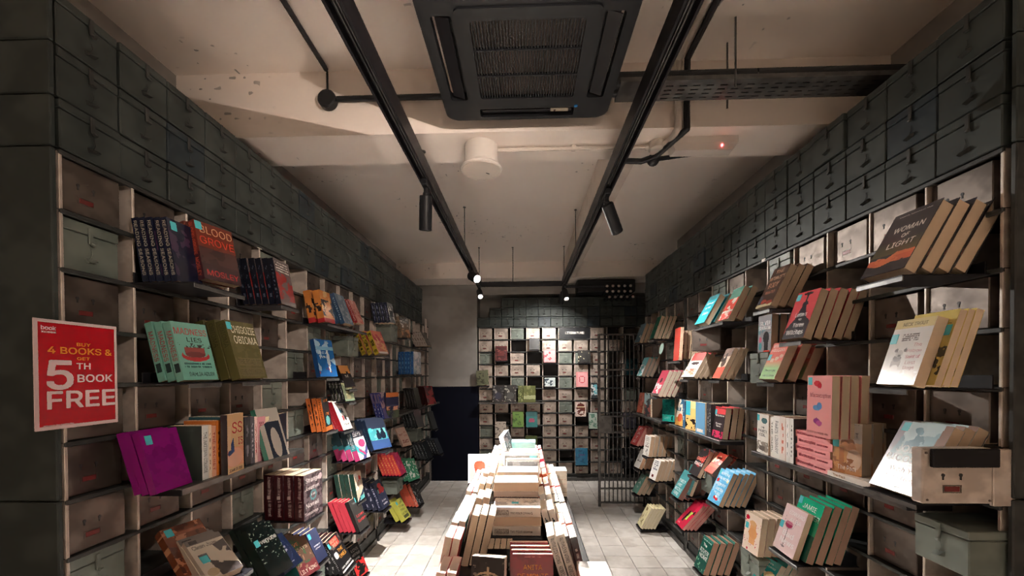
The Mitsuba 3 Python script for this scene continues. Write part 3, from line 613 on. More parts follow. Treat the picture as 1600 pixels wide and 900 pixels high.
ORD = ['second', 'third', 'fourth', 'fifth', 'sixth', 'seventh', 'eighth']
FIT = {
'L01': {'pos': [-1.1388, 1.334, 1.792], 'th': 90.7, 'lean': 9.9, 'w': np.float64(0.1112), 'h': np.float64(0.2139), 't': 0.0209, 'pit': 0.0246, 'n': 5, 'res': 56},
'L02': {'pos': [-1.1159, 1.4207, 1.8201], 'th': 76.7, 'lean': 12.9, 'w': np.float64(0.1461), 'h': np.float64(0.2167), 't': 0.0354, 'pit': 0.0487, 'n': 3, 'res': 66},
'L03': {'pos': [-1.085, 1.8266, 1.7983], 'th': 91.3, 'lean': 10.2, 'w': np.float64(0.1264), 'h': np.float64(0.21), 't': 0.0249, 'pit': 0.0293, 'n': 6, 'res': 41},
'L04': {'pos': [-1.1433, 1.3586, 1.4635], 'th': 82.7, 'lean': 14.9, 'w': np.float64(0.135), 'h': np.float64(0.2085), 't': 0.0299, 'pit': 0.0351, 'n': 3, 'res': 61},
'L05': {'pos': [-1.1055, 1.581, 1.4661], 'th': 86.5, 'lean': 15.8, 'w': 0.1552, 'h': 0.2401, 't': 0.0374, 'pit': 0.044, 'n': 3, 'res': 53},
'L06': {'pos': [-1.1578, 1.2635, 1.1062], 'th': 90.9, 'lean': 16.0, 'w': 0.1439, 'h': 0.202, 't': 0.0225, 'pit': 0.0265, 'n': 3, 'res': 64},
'L07': {'pos': [-1.1374, 1.3443, 0.8024], 'th': 72.0, 'lean': 43.7, 'w': np.float64(0.1334), 'h': np.float64(0.1939), 't': 0.0343, 'pit': 0.0, 'n': 1, 'res': 70},
'L08': {'pos': [-1.0478, 1.3307, 0.7989], 'th': 67.2, 'lean': 53.9, 'w': 0.1142, 'h': 0.1764, 't': 0.0333, 'pit': 0.0347, 'n': 3, 'res': 62},
'L09': {'pos': [-1.0857, 1.7294, 0.6024], 'th': 81.7, 'lean': 32.0, 'w': np.float64(0.1353), 'h': np.float64(0.2391), 't': 0.0261, 'pit': 0.0308, 'n': 3, 'res': 48},
'L10': {'pos': [-1.0778, 1.8136, 0.5854], 'th': 85.5, 'lean': 39.9, 'w': 0.1344, 'h': 0.1735, 't': 0.0363, 'pit': 0.0427, 'n': 2, 'res': 33},
'L11': {'pos': [-1.0617, 1.9245, 0.503], 'th': 76.0, 'lean': 31.0, 'w': 0.123, 'h': 0.189, 't': 0.0361, 'pit': 0.0425, 'n': 3, 'res': 34},
'L12': {'pos': [-1.1158, 2.1883, 0.4579], 'th': 89.1, 'lean': 23.6, 'w': 0.102, 'h': 0.176, 't': 0.0299, 'pit': 0.0352, 'n': 3, 'res': 28},
'L13': {'pos': [-1.0748, 2.4036, 0.299], 'th': 93.1, 'lean': 29.7, 'w': 0.1696, 'h': 0.2172, 't': 0.0256, 'pit': 0.0301, 'n': 4, 'res': 31},
'L14': {'pos': [-1.1137, 2.708, 0.1119], 'th': 79.8, 'lean': 23.6, 'w': np.float64(0.1286), 'h': np.float64(0.2131), 't': 0.0297, 'pit': 0.0349, 'n': 3, 'res': 27},
'L15': {'pos': [-1.083, 1.9887, 0.7578], 'th': 84.4, 'lean': 0.0, 'w': np.float64(0.1558), 'h': np.float64(0.225), 't': 0.0504, 'pit': 0.0542, 'n': 4, 'res': 39},
'L16': {'pos': [-1.1002, 2.7319, 0.9026], 'th': 82.3, 'lean': 20.0, 'w': 0.137, 'h': 0.1978, 't': 0.0383, 'pit': 0.0451, 'n': 4, 'res': 25},
'L17': {'pos': [-1.076, 2.9177, 0.9365], 'th': 59.4, 'lean': 25.8, 'w': np.float64(0.1662), 'h': np.float64(0.2351), 't': 0.0362, 'pit': 0.0426, 'n': 3, 'res': 32},
'L18': {'pos': [-1.1518, 2.5974, 1.1216], 'th': 88.5, 'lean': 22.7, 'w': np.float64(0.1321), 'h': np.float64(0.1985), 't': 0.0152, 'pit': 0.0179, 'n': 4, 'res': 27},
'L19': {'pos': [-1.1563, 2.3847, 1.1457], 'th': 100.2, 'lean': 9.5, 'w': np.float64(0.1265), 'h': np.float64(0.1986), 't': 0.0253, 'pit': 0.0298, 'n': 3, 'res': 29},
'L20': {'pos': [-1.1604, 2.3866, 1.788], 'th': 86.9, 'lean': 10.9, 'w': np.float64(0.1196), 'h': np.float64(0.1925), 't': 0.0418, 'pit': 0.0582, 'n': 2, 'res': 28},
'L21': {'pos': [-1.1503, 2.6304, 1.8108], 'th': 87.5, 'lean': 20.4, 'w': 0.1299, 'h': 0.2085, 't': 0.0317, 'pit': 0.0373, 'n': 2, 'res': 28},
'L22': {'pos': [-1.1581, 2.8548, 1.8419], 'th': 88.7, 'lean': 23.0, 'w': np.float64(0.1135), 'h': np.float64(0.1781), 't': 0.0209, 'pit': 0.0246, 'n': 3, 'res': 22},
'L23': {'pos': [-1.1035, 3.1161, 1.638], 'th': 72.0, 'lean': 23.9, 'w': 0.1261, 'h': 0.1949, 't': 0.0401, 'pit': 0.0589, 'n': 3, 'res': 22},
'L24': {'pos': [-1.1374, 2.2801, 1.4671], 'th': 75.7, 'lean': 11.7, 'w': 0.1422, 'h': 0.2188, 't': 0.03, 'pit': 0.0, 'n': 1, 'res': 34},
'L25': {'pos': [-1.1518, 2.6335, 1.306], 'th': 75.2, 'lean': 17.5, 'w': np.float64(0.0948), 'h': np.float64(0.144), 't': 0.0225, 'pit': 0.0265, 'n': 4, 'res': 19},
'L26': {'pos': [-1.1254, 3.4629, 1.9174], 'th': 84.5, 'lean': 10.8, 'w': 0.1101, 'h': 0.1728, 't': 0.0321, 'pit': 0.0377, 'n': 4, 'res': 17},
'L27': {'pos': [-1.1403, 3.8634, 1.8267], 'th': 70.9, 'lean': 12.0, 'w': np.float64(0.132), 'h': np.float64(0.2027), 't': 0.0341, 'pit': 0.0401, 'n': 3, 'res': 18},
'L28': {'pos': [-1.1199, 4.771, 1.8074], 'th': 79.5, 'lean': 27.5, 'w': 0.1158, 'h': 0.1789, 't': 0.0297, 'pit': 0.0309, 'n': 5, 'res': 13},
'L30': {'pos': [-1.1664, 3.9414, 0.779], 'th': 68.2, 'lean': 28.2, 'w': 0.1328, 'h': 0.1938, 't': 0.02, 'pit': 0.0, 'n': 1, 'res': 17},
'L31': {'pos': [-1.0932, 3.6348, 0.5781], 'th': 87.9, 'lean': 23.9, 'w': 0.1324, 'h': 0.2036, 't': 0.0254, 'pit': 0.0299, 'n': 6, 'res': 19},
'L32': {'pos': [-1.0893, 3.9419, 0.4456], 'th': 69.6, 'lean': 20.9, 'w': 0.1428, 'h': 0.2067, 't': 0.0401, 'pit': 0.0493, 'n': 3, 'res': 18},
'L33': {'pos': [-1.0804, 4.6696, 0.5082], 'th': 88.1, 'lean': 22.5, 'w': 0.1362, 'h': 0.2133, 't': 0.0326, 'pit': 0.0383, 'n': 4, 'res': 16},
'L34': {'pos': [-1.0864, 5.2732, 0.447], 'th': 81.5, 'lean': 24.6, 'w': 0.1338, 'h': 0.2088, 't': 0.0324, 'pit': 0.0381, 'n': 5, 'res': 14},
'L35': {'pos': [-1.1008, 3.7415, 0.1353], 'th': 80.6, 'lean': 32.4, 'w': np.float64(0.1356), 'h': np.float64(0.201), 't': 0.0402, 'pit': 0.0537, 'n': 2, 'res': 19},
'L36': {'pos': [-1.063, 4.1008, 0.1523], 'th': 85.3, 'lean': 23.4, 'w': np.float64(0.1524), 'h': np.float64(0.2401), 't': 0.031, 'pit': 0.0364, 'n': 4, 'res': 20},
'L37': {'pos': [-1.0683, 3.0748, 0.4561], 'th': 86.6, 'lean': 22.7, 'w': 0.1446, 'h': 0.2215, 't': 0.0378, 'pit': 0.0445, 'n': 4, 'res': 25},
'L38': {'pos': [-1.0801, 2.6672, 0.4453], 'th': 87.7, 'lean': 21.7, 'w': 0.1449, 'h': 0.2134, 't': 0.0247, 'pit': 0.029, 'n': 5, 'res': 28},
'L39': {'pos': [-1.1284, 2.7599, 0.6104], 'th': 91.1, 'lean': 9.6, 'w': np.float64(0.123), 'h': np.float64(0.1946), 't': 0.0294, 'pit': 0.0346, 'n': 4, 'res': 24},
'R01': {'pos': [1.0788, 1.3616, 1.7743], 'th': -88.4, 'lean': 29.8, 'w': 0.147, 'h': 0.2276, 't': 0.0401, 'pit': 0.0474, 'n': 4, 'res': 70},
'R02': {'pos': [1.0807, 1.3023, 1.44], 'th': -93.4, 'lean': 17.7, 'w': 0.1301, 'h': 0.2005, 't': 0.03, 'pit': 0.0, 'n': 1, 'res': 66},
'R04': {'pos': [1.1385, 1.3976, 1.1103], 'th': -91.9, 'lean': 27.4, 'w': 0.1677, 'h': 0.2325, 't': 0.032, 'pit': 0.034, 'n': 4, 'res': 70},
'R05': {'pos': [1.1345, 1.6966, 1.228], 'th': -92.7, 'lean': 1.2, 'w': 0.1422, 'h': 0.2351, 't': 0.0283, 'pit': 0.0333, 'n': 4, 'res': 50},
'R06': {'pos': [1.1882, 1.6291, 1.0955], 'th': -75.9, 'lean': 1.2, 'w': 0.1084, 'h': 0.1919, 't': 0.042, 'pit': 0.05, 'n': 3, 'res': 52},
'R07': {'pos': [1.1158, 2.0323, 1.7828], 'th': -87.9, 'lean': 26.7, 'w': np.float64(0.1168), 'h': np.float64(0.2118), 't': 0.0324, 'pit': 0.0381, 'n': 3, 'res': 38},
'R08': {'pos': [1.1029, 1.8063, 1.6161], 'th': -85.7, 'lean': 20.9, 'w': 0.1237, 'h': 0.2111, 't': 0.0349, 'pit': 0.0411, 'n': 5, 'res': 43},
'R09': {'pos': [1.1326, 2.0307, 1.445], 'th': -89.9, 'lean': 23.3, 'w': 0.1196, 'h': 0.1855, 't': 0.0401, 'pit': 0.0612, 'n': 3, 'res': 33},
'R10': {'pos': [1.1961, 2.1573, 1.5775], 'th': -90.7, 'lean': 2.2, 'w': 0.1158, 'h': 0.1832, 't': 0.032, 'pit': 0.0376, 'n': 3, 'res': 31},
'R11': {'pos': [1.1175, 2.7465, 1.7897], 'th': -87.7, 'lean': 29.8, 'w': np.float64(0.1303), 'h': np.float64(0.2081), 't': 0.0404, 'pit': 0.0602, 'n': 2, 'res': 27},
'R12': {'pos': [1.1491, 2.4849, 1.7804], 'th': -90.8, 'lean': 26.5, 'w': np.float64(0.1257), 'h': np.float64(0.2046), 't': 0.0357, 'pit': 0.042, 'n': 2, 'res': 30},
'R13': {'pos': [1.1169, 2.9764, 1.447], 'th': -74.3, 'lean': 32.7, 'w': 0.1326, 'h': 0.2, 't': 0.032, 'pit': 0.0376, 'n': 4, 'res': 24},
'R14': {'pos': [1.1367, 2.537, 1.443], 'th': -96.5, 'lean': 25.7, 'w': np.float64(0.1258), 'h': np.float64(0.195), 't': 0.0248, 'pit': 0.0291, 'n': 3, 'res': 28},
'R15': {'pos': [1.1709, 3.2188, 1.5787], 'th': -88.0, 'lean': 1.4, 'w': 0.1335, 'h': 0.2082, 't': 0.0239, 'pit': 0.0281, 'n': 4, 'res': 23},
'R16': {'pos': [1.1327, 4.286, 1.782], 'th': -82.8, 'lean': 21.2, 'w': np.float64(0.1305), 'h': np.float64(0.2035), 't': 0.0334, 'pit': 0.0393, 'n': 3, 'res': 17},
'R17': {'pos': [1.1147, 3.7184, 1.7724], 'th': -91.2, 'lean': 19.9, 'w': np.float64(0.1312), 'h': np.float64(0.206), 't': 0.0288, 'pit': 0.0338, 'n': 4, 'res': 20},
'R18': {'pos': [1.1221, 4.1657, 1.4461], 'th': -84.6, 'lean': 24.1, 'w': np.float64(0.1276), 'h': np.float64(0.1971), 't': 0.0348, 'pit': 0.0409, 'n': 3, 'res': 17},
'R19': {'pos': [1.0791, 3.553, 1.2868], 'th': -86.2, 'lean': 25.0, 'w': np.float64(0.1513), 'h': np.float64(0.2309), 't': 0.0315, 'pit': 0.037, 'n': 4, 'res': 23},
'R20': {'pos': [1.1151, 4.4008, 0.7314], 'th': -79.0, 'lean': 29.5, 'w': np.float64(0.1411), 'h': np.float64(0.2119), 't': 0.03, 'pit': 0.0353, 'n': 3, 'res': 17},
'R21': {'pos': [1.1266, 3.9743, 0.6969], 'th': -81.8, 'lean': 9.1, 'w': 0.1238, 'h': 0.1913, 't': 0.0369, 'pit': 0.0435, 'n': 5, 'res': 17},
'R22': {'pos': [1.1234, 4.2882, 0.5169], 'th': -82.4, 'lean': 24.7, 'w': 0.1284, 'h': 0.1942, 't': 0.0358, 'pit': 0.0421, 'n': 4, 'res': 16},
'R23': {'pos': [1.1321, 3.8033, 0.5186], 'th': -81.9, 'lean': 18.4, 'w': 0.1259, 'h': 0.186, 't': 0.035, 'pit': 0.038, 'n': 5, 'res': 17},
'R24': {'pos': [1.1089, 4.3035, 0.2573], 'th': -82.9, 'lean': 30.5, 'w': 0.1289, 'h': 0.2065, 't': 0.0395, 'pit': 0.0465, 'n': 3, 'res': 17},
'R25': {'pos': [1.0699, 3.9637, 0.0447], 'th': -92.4, 'lean': 27.7, 'w': 0.1443, 'h': 0.2119, 't': 0.023, 'pit': 0.0271, 'n': 5, 'res': 19},
'R26': {'pos': [1.1875, 2.6567, 1.0719], 'th': -87.7, 'lean': 8.0, 'w': 0.1266, 'h': 0.1926, 't': 0.0352, 'pit': 0.0414, 'n': 4, 'res': 26},
'R27': {'pos': [1.1363, 2.8937, 0.783], 'th': -87.9, 'lean': 28.5, 'w': np.float64(0.1274), 'h': np.float64(0.1943), 't': 0.027, 'pit': 0.0317, 'n': 3, 'res': 24},
'R28': {'pos': [1.1564, 2.7007, 0.8457], 'th': -87.1, 'lean': 43.0, 'w': 0.1046, 'h': 0.156, 't': 0.0401, 'pit': 0.0714, 'n': 2, 'res': 21},
'R29': {'pos': [1.167, 3.1176, 0.5957], 'th': -86.8, 'lean': 21.4, 'w': 0.138, 'h': 0.2114, 't': 0.024, 'pit': 0.0, 'n': 1, 'res': 24},
'R30': {'pos': [1.1041, 3.1516, 0.5639], 'th': -88.8, 'lean': 29.8, 'w': 0.1346, 'h': 0.2102, 't': 0.0401, 'pit': 0.0442, 'n': 4, 'res': 24},
'R31': {'pos': [1.1074, 2.5373, 0.709], 'th': -88.6, 'lean': 24.7, 'w': 0.1396, 'h': 0.2076, 't': 0.0274, 'pit': 0.0323, 'n': 5, 'res': 29},
'R32': {'pos': [1.0874, 3.0151, 0.395], 'th': -91.9, 'lean': 41.1, 'w': 0.1401, 'h': 0.222, 't': 0.0213, 'pit': 0.0251, 'n': 4, 'res': 26},
'R33': {'pos': [1.1006, 2.721, 0.2179], 'th': -88.6, 'lean': 18.8, 'w': 0.1302, 'h': 0.2128, 't': 0.0369, 'pit': 0.0435, 'n': 4, 'res': 28},
'R34': {'pos': [1.1485, 2.2158, 0.5539], 'th': -85.8, 'lean': 7.7, 'w': np.float64(0.129), 'h': np.float64(0.1938), 't': 0.0313, 'pit': 0.0369, 'n': 4, 'res': 31},
'R35': {'pos': [1.085, 1.8371, 0.7193], 'th': -92.9, 'lean': 17.9, 'w': 0.145, 'h': 0.1969, 't': 0.024, 'pit': 0.0, 'n': 1, 'res': 38},
'R37': {'pos': [1.1521, 2.1551, 0.3938], 'th': -82.1, 'lean': 31.9, 'w': 0.1194, 'h': 0.1623, 't': 0.0333, 'pit': 0.0347, 'n': 4, 'res': 29},
'L40': {'pos': [-1.1238, 1.5296, 1.1], 'th': 97.4, 'lean': 0.0, 'w': 0.1115, 'h': 0.2285, 't': 0.024, 'pit': 0.0, 'n': 1, 'res': 52},
'L41': {'pos': [-1.1702, 1.9154, 1.1], 'th': 101.0, 'lean': 0.0, 'w': 0.1227, 'h': 0.1899, 't': 0.024, 'pit': 0.0, 'n': 1, 'res': 35},
'L42': {'pos': [-1.1228, 1.7788, 1.1069], 'th': 83.3, 'lean': 16.8, 'w': 0.1357, 'h': 0.2292, 't': 0.024, 'pit': 0.0, 'n': 1, 'res': 45},
'L43': {'pos': [-1.1379, 3.3377, 1.1145], 'th': 85.6, 'lean': 14.8, 'w': 0.1409, 'h': 0.2184, 't': 0.0216, 'pit': 0.0254, 'n': 3, 'res': 23},
'L44': {'pos': [-1.1436, 3.4018, 1.1098], 'th': 62.3, 'lean': 2.0, 'w': 0.1422, 'h': 0.214, 't': 0.024, 'pit': 0.0, 'n': 1, 'res': 22},
'L45': {'pos': [-1.1183, 4.1549, 1.4763], 'th': 74.3, 'lean': 0.3, 'w': np.float64(0.1495), 'h': np.float64(0.2295), 't': 0.0329, 'pit': 0.0359, 'n': 5, 'res': 19},
'L46': {'pos': [-1.1309, 4.3568, 1.1121], 'th': 84.1, 'lean': 13.7, 'w': 0.1438, 'h': 0.2236, 't': 0.0258, 'pit': 0.0303, 'n': 4, 'res': 18},
'L47': {'pos': [-1.1264, 4.8172, 1.1168], 'th': 63.9, 'lean': 16.8, 'w': 0.1501, 'h': 0.2267, 't': 0.0373, 'pit': 0.0439, 'n': 3, 'res': 16},
'L48': {'pos': [-1.1041, 4.2512, 0.9187], 'th': 69.8, 'lean': 20.6, 'w': 0.1264, 'h': 0.1943, 't': 0.0361, 'pit': 0.0425, 'n': 4, 'res': 16},
'L49': {'pos': [-1.123, 5.0475, 0.794], 'th': 79.3, 'lean': 17.9, 'w': 0.1477, 'h': 0.229, 't': 0.024, 'pit': 0.0, 'n': 1, 'res': 16},
'L50': {'pos': [-1.1626, 2.6686, 1.3954], 'th': 77.5, 'lean': 24.4, 'w': np.float64(0.1028), 'h': np.float64(0.1582), 't': 0.0327, 'pit': 0.0384, 'n': 2, 'res': 21},
'R40': {'pos': [1.1849, 2.1419, 1.0744], 'th': -96.7, 'lean': 0.9, 'w': 0.1234, 'h': 0.1953, 't': 0.024, 'pit': 0.0, 'n': 1, 'res': 33},
'R41': {'pos': [1.1782, 3.2742, 1.0715], 'th': -85.9, 'lean': 10.9, 'w': 0.131, 'h': 0.2017, 't': 0.024, 'pit': 0.0, 'n': 1, 'res': 22},
'R42': {'pos': [1.1754, 3.0537, 1.0678], 'th': -82.4, 'lean': 1.8, 'w': 0.1351, 'h': 0.2042, 't': 0.024, 'pit': 0.0, 'n': 1, 'res': 24},
'R43': {'pos': [1.1694, 2.8599, 1.0673], 'th': -88.6, 'lean': 0.6, 'w': 0.1367, 'h': 0.2095, 't': 0.024, 'pit': 0.0, 'n': 1, 'res': 26},
'R44': {'pos': [1.1703, 4.3545, 1.0657], 'th': -82.7, 'lean': 11.2, 'w': 0.1354, 'h': 0.2087, 't': 0.024, 'pit': 0.0, 'n': 1, 'res': 17},
'R45': {'pos': [1.1542, 4.022, 1.0616], 'th': -83.4, 'lean': 1.5, 'w': 0.1444, 'h': 0.2215, 't': 0.024, 'pit': 0.0, 'n': 1, 'res': 19},
'R46': {'pos': [1.1953, 3.9875, 1.0655], 'th': -84.6, 'lean': 10.8, 'w': 0.1194, 'h': 0.1842, 't': 0.024, 'pit': 0.0, 'n': 1, 'res': 16},
'R47': {'pos': [1.1897, 3.6039, 1.0615], 'th': -62.0, 'lean': 1.3, 'w': 0.1316, 'h': 0.1903, 't': 0.024, 'pit': 0.0, 'n': 1, 'res': 21},
'R48': {'pos': [1.127, 3.1648, 1.5655], 'th': -95.8, 'lean': 3.9, 'w': 0.1533, 'h': 0.2398, 't': 0.024, 'pit': 0.0, 'n': 1, 'res': 27},
'R03': {'pos': [1.1128, 1.2864, 1.44], 'th': -93.4, 'lean': 17.7, 'w': 0.138, 'h': 0.216, 't': 0.0195, 'pit': 0.021, 'n': 3, 'res': 70},
'R36': {'pos': [1.1181, 1.8194, 0.7193], 'th': -92.9, 'lean': 17.9, 'w': 0.155, 'h': 0.24, 't': 0.03, 'pit': 0.036, 'n': 4, 'res': 48},
}
STYLE = {
'L01': dict(d='dark navy paperback with pale spine title at the near top ledge', cover=(18,24,48), spine_text=('READING SEASONS', .1, .95, .5, (170,165,150)), art=[('n',(60,40,70),3,.6,0,1)], sticker=(.12,.96)),
'L02': dict(d='red and black hardcover with big pale and red title', cover=(52,30,30), spine=(120,42,30), art=[('r',0,.55,1,1,(112,44,30)),('n',(70,38,36),4,.5,.28,.56),('r',0,0,1,.27,(48,24,30)),('g',.0,.12,(40,20,26),(58,26,32))], texts=[('BLOOD',.54,.87,.13,.86,(222,160,118)),('GROVE',.52,.68,.13,.9,(228,62,40)),('MOSLEY',.52,.12,.10,.84,(205,48,48))], spine_text=('BLOOD GROVE  MOSLEY', .06, .97, .42, (205,80,55)), spine_art=[('r',0,0,1,.45,(70,26,36))], hard=True, sticker=(.01,.99)),
'L03': dict(d='thick black spined book with grey and red cover, second top ledge', cover=(95,85,85), spine=(16,20,32), art=[('n',(150,40,40),4,.5,.1,.7),('t',.1,.72,.9,.95,4,(215,205,200))], spine_art=[('t',.3,.1,.7,.9,24,(70,80,100))]),
'L04': dict(d='mint green paperback with red arched title and a cake picture', cover=(118,186,170), spine=(118,186,170), art=[('e',.5,.42,.40,.10,(190,62,66)),('e',.5,.46,.36,.07,(120,186,170)),('r',.22,.44,.78,.56,(150,72,70)),('e',.5,.44,.28,.05,(120,62,62)),('n',(52,52,52),14,.55,.56,.64),('t',.12,.20,.88,.31,2,(60,110,105))], texts=[('MADNESS',.5,.84,.11,.92,(196,66,70)),('LIES',.55,.70,.075,.42,(30,44,44)),('DAHLIA ADLER',.55,.10,.065,.72,(30,44,48))], spine_text=('MADNESS', .34, .84, .62, (176,58,66)), spine_art=[('r',.1,.16,.9,.30,(40,60,60))]),
'L05': dict(d='olive hardcover with tall cream capital lettering', cover=(92,88,50), spine=(84,82,44), art=[('n',(104,98,60),9,.52,0,1),('r',.12,.22,.92,.36,(112,104,72)),('r',.12,.04,.92,.18,(108,100,70))], texts=[('CHIGOZIE',.55,.85,.13,.84,(240,232,205)),('OBIOMA',.56,.67,.13,.82,(240,232,205)),('THE ROAD TO',.5,.29,.09,.78,(84,80,48)),('THE COUNTRY',.5,.11,.09,.78,(84,80,48))], spine_text=('OBIOMA', .55, .95, .5, (60,60,34)), hard=True, sticker=(.02,.97)),
'L06': dict(d='bright purple paperback with faint heart pattern', cover=(140,14,124), art=[('e',.36,.60,.2,.12,(120,8,110)),('e',.66,.60,.18,.13,(122,9,112)),('n',(128,12,116),5,.56,.1,.9)], sticker=(.10,.93)),
'L07': dict(d='brown plaid hardcover leaning low at the near end', cover=(118,58,34), art=[('n',(196,130,96),7,.58,0,1),('n',(80,38,26),5,.6,0,1),('r',0,.8,1,.86,(150,80,52))], spine_art=[('r',0,.2,1,.3,(215,160,120)),('r',0,.55,1,.65,(215,160,120)),('r',0,.85,1,.9,(215,160,120))], sticker=(.08,.97)),
'L08': dict(d='cream paperback with a grey monument photo collage', cover=(226,214,196), spine=(200,190,176), art=[('r',0,.86,1,1,(120,112,108)),('r',.1,.88,.3,.97,(60,56,58)),('p',[(.3,.42),(.98,.16),(1,.0),(.4,.0)],(72,66,66)),('p',[(.62,.74),(.98,.8),(.98,.45),(.7,.55)],(80,72,72)),('e',.24,.14,.16,.09,(196,176,140)),('r',.12,.42,.36,.60,(90,92,96)),('p',[(.5,.3),(.85,.62),(.95,.6),(.6,.26)],(226,214,196))], texts=[('Clean Juan',.42,.78,.09,.66,(92,84,80))], sticker=(.12,.55)),
'L09': dict(d='dark green book with scattered white leaves', cover=(16,26,24), spine=(14,32,27), art=[('n',(150,170,155),16,.66,.3,1)], texts=[('everyone',.56,.66,.085,.78,(226,226,218))], sticker=(.05,.75)),
'L10': dict(d='navy hardcover with a thin oval and white script', cover=(24,34,64), art=[('e',.52,.55,.36,.34,(44,58,92)),('e',.52,.55,.345,.325,(24,34,64))], texts=[('Summer',.5,.62,.07,.5,(210,214,226)),('Songs',.54,.50,.07,.4,(210,214,226)),('a novel',.55,.16,.03,.3,(170,176,196))], hard=True, sticker=(.06,.95)),
'L11': dict(d='brown and maroon story collection with cream capitals', cover=(96,70,56), spine=(40,110,104), art=[('r',0,.0,1,.34,(110,34,44)),('n',(60,90,60),6,.55,.3,1),('n',(150,110,90),8,.6,.2,.6)], texts=[('FIVE',.3,.86,.085,.42,(225,110,80)),('ESSAYS',.5,.71,.085,.75,(225,205,180)),('LILY KING',.5,.14,.10,.86,(232,218,200))]),
'L12': dict(d='slate blue paperback with small white script', cover=(52,60,96), spine=(20,34,56), art=[('g',0,1,(42,50,82),(66,74,110))], texts=[('Writers',.5,.50,.06,.6,(225,228,240)),('Retreat',.5,.41,.05,.5,(225,228,240))], sticker=(.06,.93)),
'L13': dict(d='black paperback with red, orange and white stacked title', cover=(28,28,32), spine=(24,24,28), art=[('r',.2,.70,.8,.96,(205,60,50)),('n',(90,80,76),9,.55,.66,1),('e',.2,.50,.14,.10,(236,232,228)),('r',0,.0,1,.05,(236,232,228))], texts=[('ROSE',.5,.88,.085,.5,(245,190,160)),('BEE',.5,.76,.085,.42,(245,190,160)),('THE',.6,.56,.10,.4,(230,160,60)),('ONES',.6,.40,.11,.52,(230,160,60)),('PAUL BRENNER',.5,.12,.06,.85,(235,235,235))], sticker=(.0,.90), spine_art=[('t',.3,.1,.7,.9,16,(160,160,165))]),
'L14': dict(d='black paperback with grey lettering and red splashes nearest the floor tiles', cover=(30,30,30), art=[('n',(210,50,50),3,.5,0,.5),('r',0,0,1,.04,(220,60,60))], texts=[('LOVE',.55,.84,.09,.6,(180,180,178)),('AFFAIR',.55,.70,.08,.7,(170,170,168)),('SHARP',.5,.56,.07,.5,(200,200,200))], spine_art=[('t',.3,.1,.7,.9,16,(120,120,120))]),
'L15': dict(d='very thick maroon spined novel with swirling silver lettering', cover=(110,94,100), spine=(62,18,26), art=[('n',(60,48,54),9,.52,0,1),('e',.5,.5,.18,.12,(94,150,156)),('e',.5,.5,.12,.08,(110,94,100)),('e',.88,.86,.11,.07,(200,180,185))], texts=[('Strange',.46,.83,.10,.72,(240,232,232)),('Jonathan',.44,.68,.085,.74,(240,232,232)),('& Mr',.5,.52,.05,.25,(240,232,232)),('Norrell',.46,.30,.10,.7,(240,232,232)),('Susanna',.4,.12,.07,.7,(226,215,215))], spine_text=('Jonathan Strange  &  Mr Norrell', .08, .96, .34, (210,190,190)), spine_art=[('e',.5,.5,.14,.015,(220,200,200))]),
'L16': dict(d='teal and pink paperback with white block title DAYS', cover=(232,230,232), spine=(34,62,74), art=[('r',0,.78,1,1,(34,40,52)),('e',.62,.55,.3,.14,(226,74,130)),('p',[(0,.55),(.5,.3),(.5,.1),(0,.3)],(60,170,180)),('p',[(.3,.0),(1,.5),(1,.3),(.6,.0)],(70,76,130)),('p',[(.2,.4),(.7,.2),(.7,.1),(.2,.3)],(206,60,116))], texts=[('DAYS',.42,.88,.13,.66,(250,250,250)),('SEVEN',.4,.98,.02,.5,(250,250,250))], spine_text=('SEVEN DAYS', .42, .97, .55, (225,230,232)), spine_art=[('r',0,0,1,.38,(206,66,126)),('r',0,.38,1,.56,(60,150,165))]),
'L17': dict(d='large blue grey hardcover with silhouetted figures in a teal window', cover=(62,84,124), spine=(40,56,86), art=[('r',0,.56,1,1,(48,58,82)),('r',.06,.28,.95,.66,(120,205,205)),('n',(70,170,180),5,.5,.28,.66),('e',.5,.42,.14,.12,(30,44,64)),('e',.5,.57,.07,.05,(30,44,64)),('e',.74,.44,.14,.14,(28,40,58)),('e',.74,.61,.07,.06,(28,40,58)),('r',0,.0,1,.27,(54,86,144))], hard=True, sticker=(.06,.70)),
'L18': dict(d='white paperback with small coloured shoes and red spine', cover=(238,234,228), spine=(160,26,38), art=[('e',.45,.66,.09,.09,(60,130,160)),('e',.65,.66,.09,.09,(36,36,50)),('e',.48,.40,.09,.09,(170,40,50)),('e',.70,.40,.09,.09,(40,40,50))], texts=[('MEN',.66,.87,.08,.4,(40,36,40)),('COUNT',.62,.18,.07,.55,(40,36,40))]),
'L19': dict(d='orange spined dark book with orange lettering, behind the white shoe cover', cover=(34,30,30), spine=(196,98,42), art=[('e',.5,.3,.3,.14,(90,170,170)),('r',0,0,1,.14,(200,110,50))], texts=[('VIEW',.6,.90,.08,.6,(220,120,50)),('FIRE',.6,.5,.08,.5,(220,120,50))], spine_art=[('t',.3,.1,.7,.9,14,(90,40,20))]),
'L20': dict(d='orange paperback with a black figure and red base', cover=(222,142,72), spine=(214,130,56), art=[('n',(50,38,34),3.2,.53,.2,.72),('r',0,0,1,.13,(190,38,46)),('n',(236,190,130),5,.6,.4,1)], spine_art=[('r',0,0,1,.12,(190,38,46)),('n',(40,30,28),4,.55,.3,.7)]),
'L21': dict(d='slate blue paperback between the orange and red spines', cover=(92,116,138), spine=(48,80,118), art=[('n',(130,150,164),5,.55,0,1)], spine_art=[('t',.3,.1,.7,.9,14,(150,180,200))]),
'L22': dict(d='coral pink paperback with white capitals on red spine', cover=(216,132,122), spine=(150,34,42), art=[('n',(190,96,86),4,.55,0,.6),('n',(232,170,160),5,.6,.5,1)], spine_text=('BREATHING', .1, .95, .6, (240,205,200))),
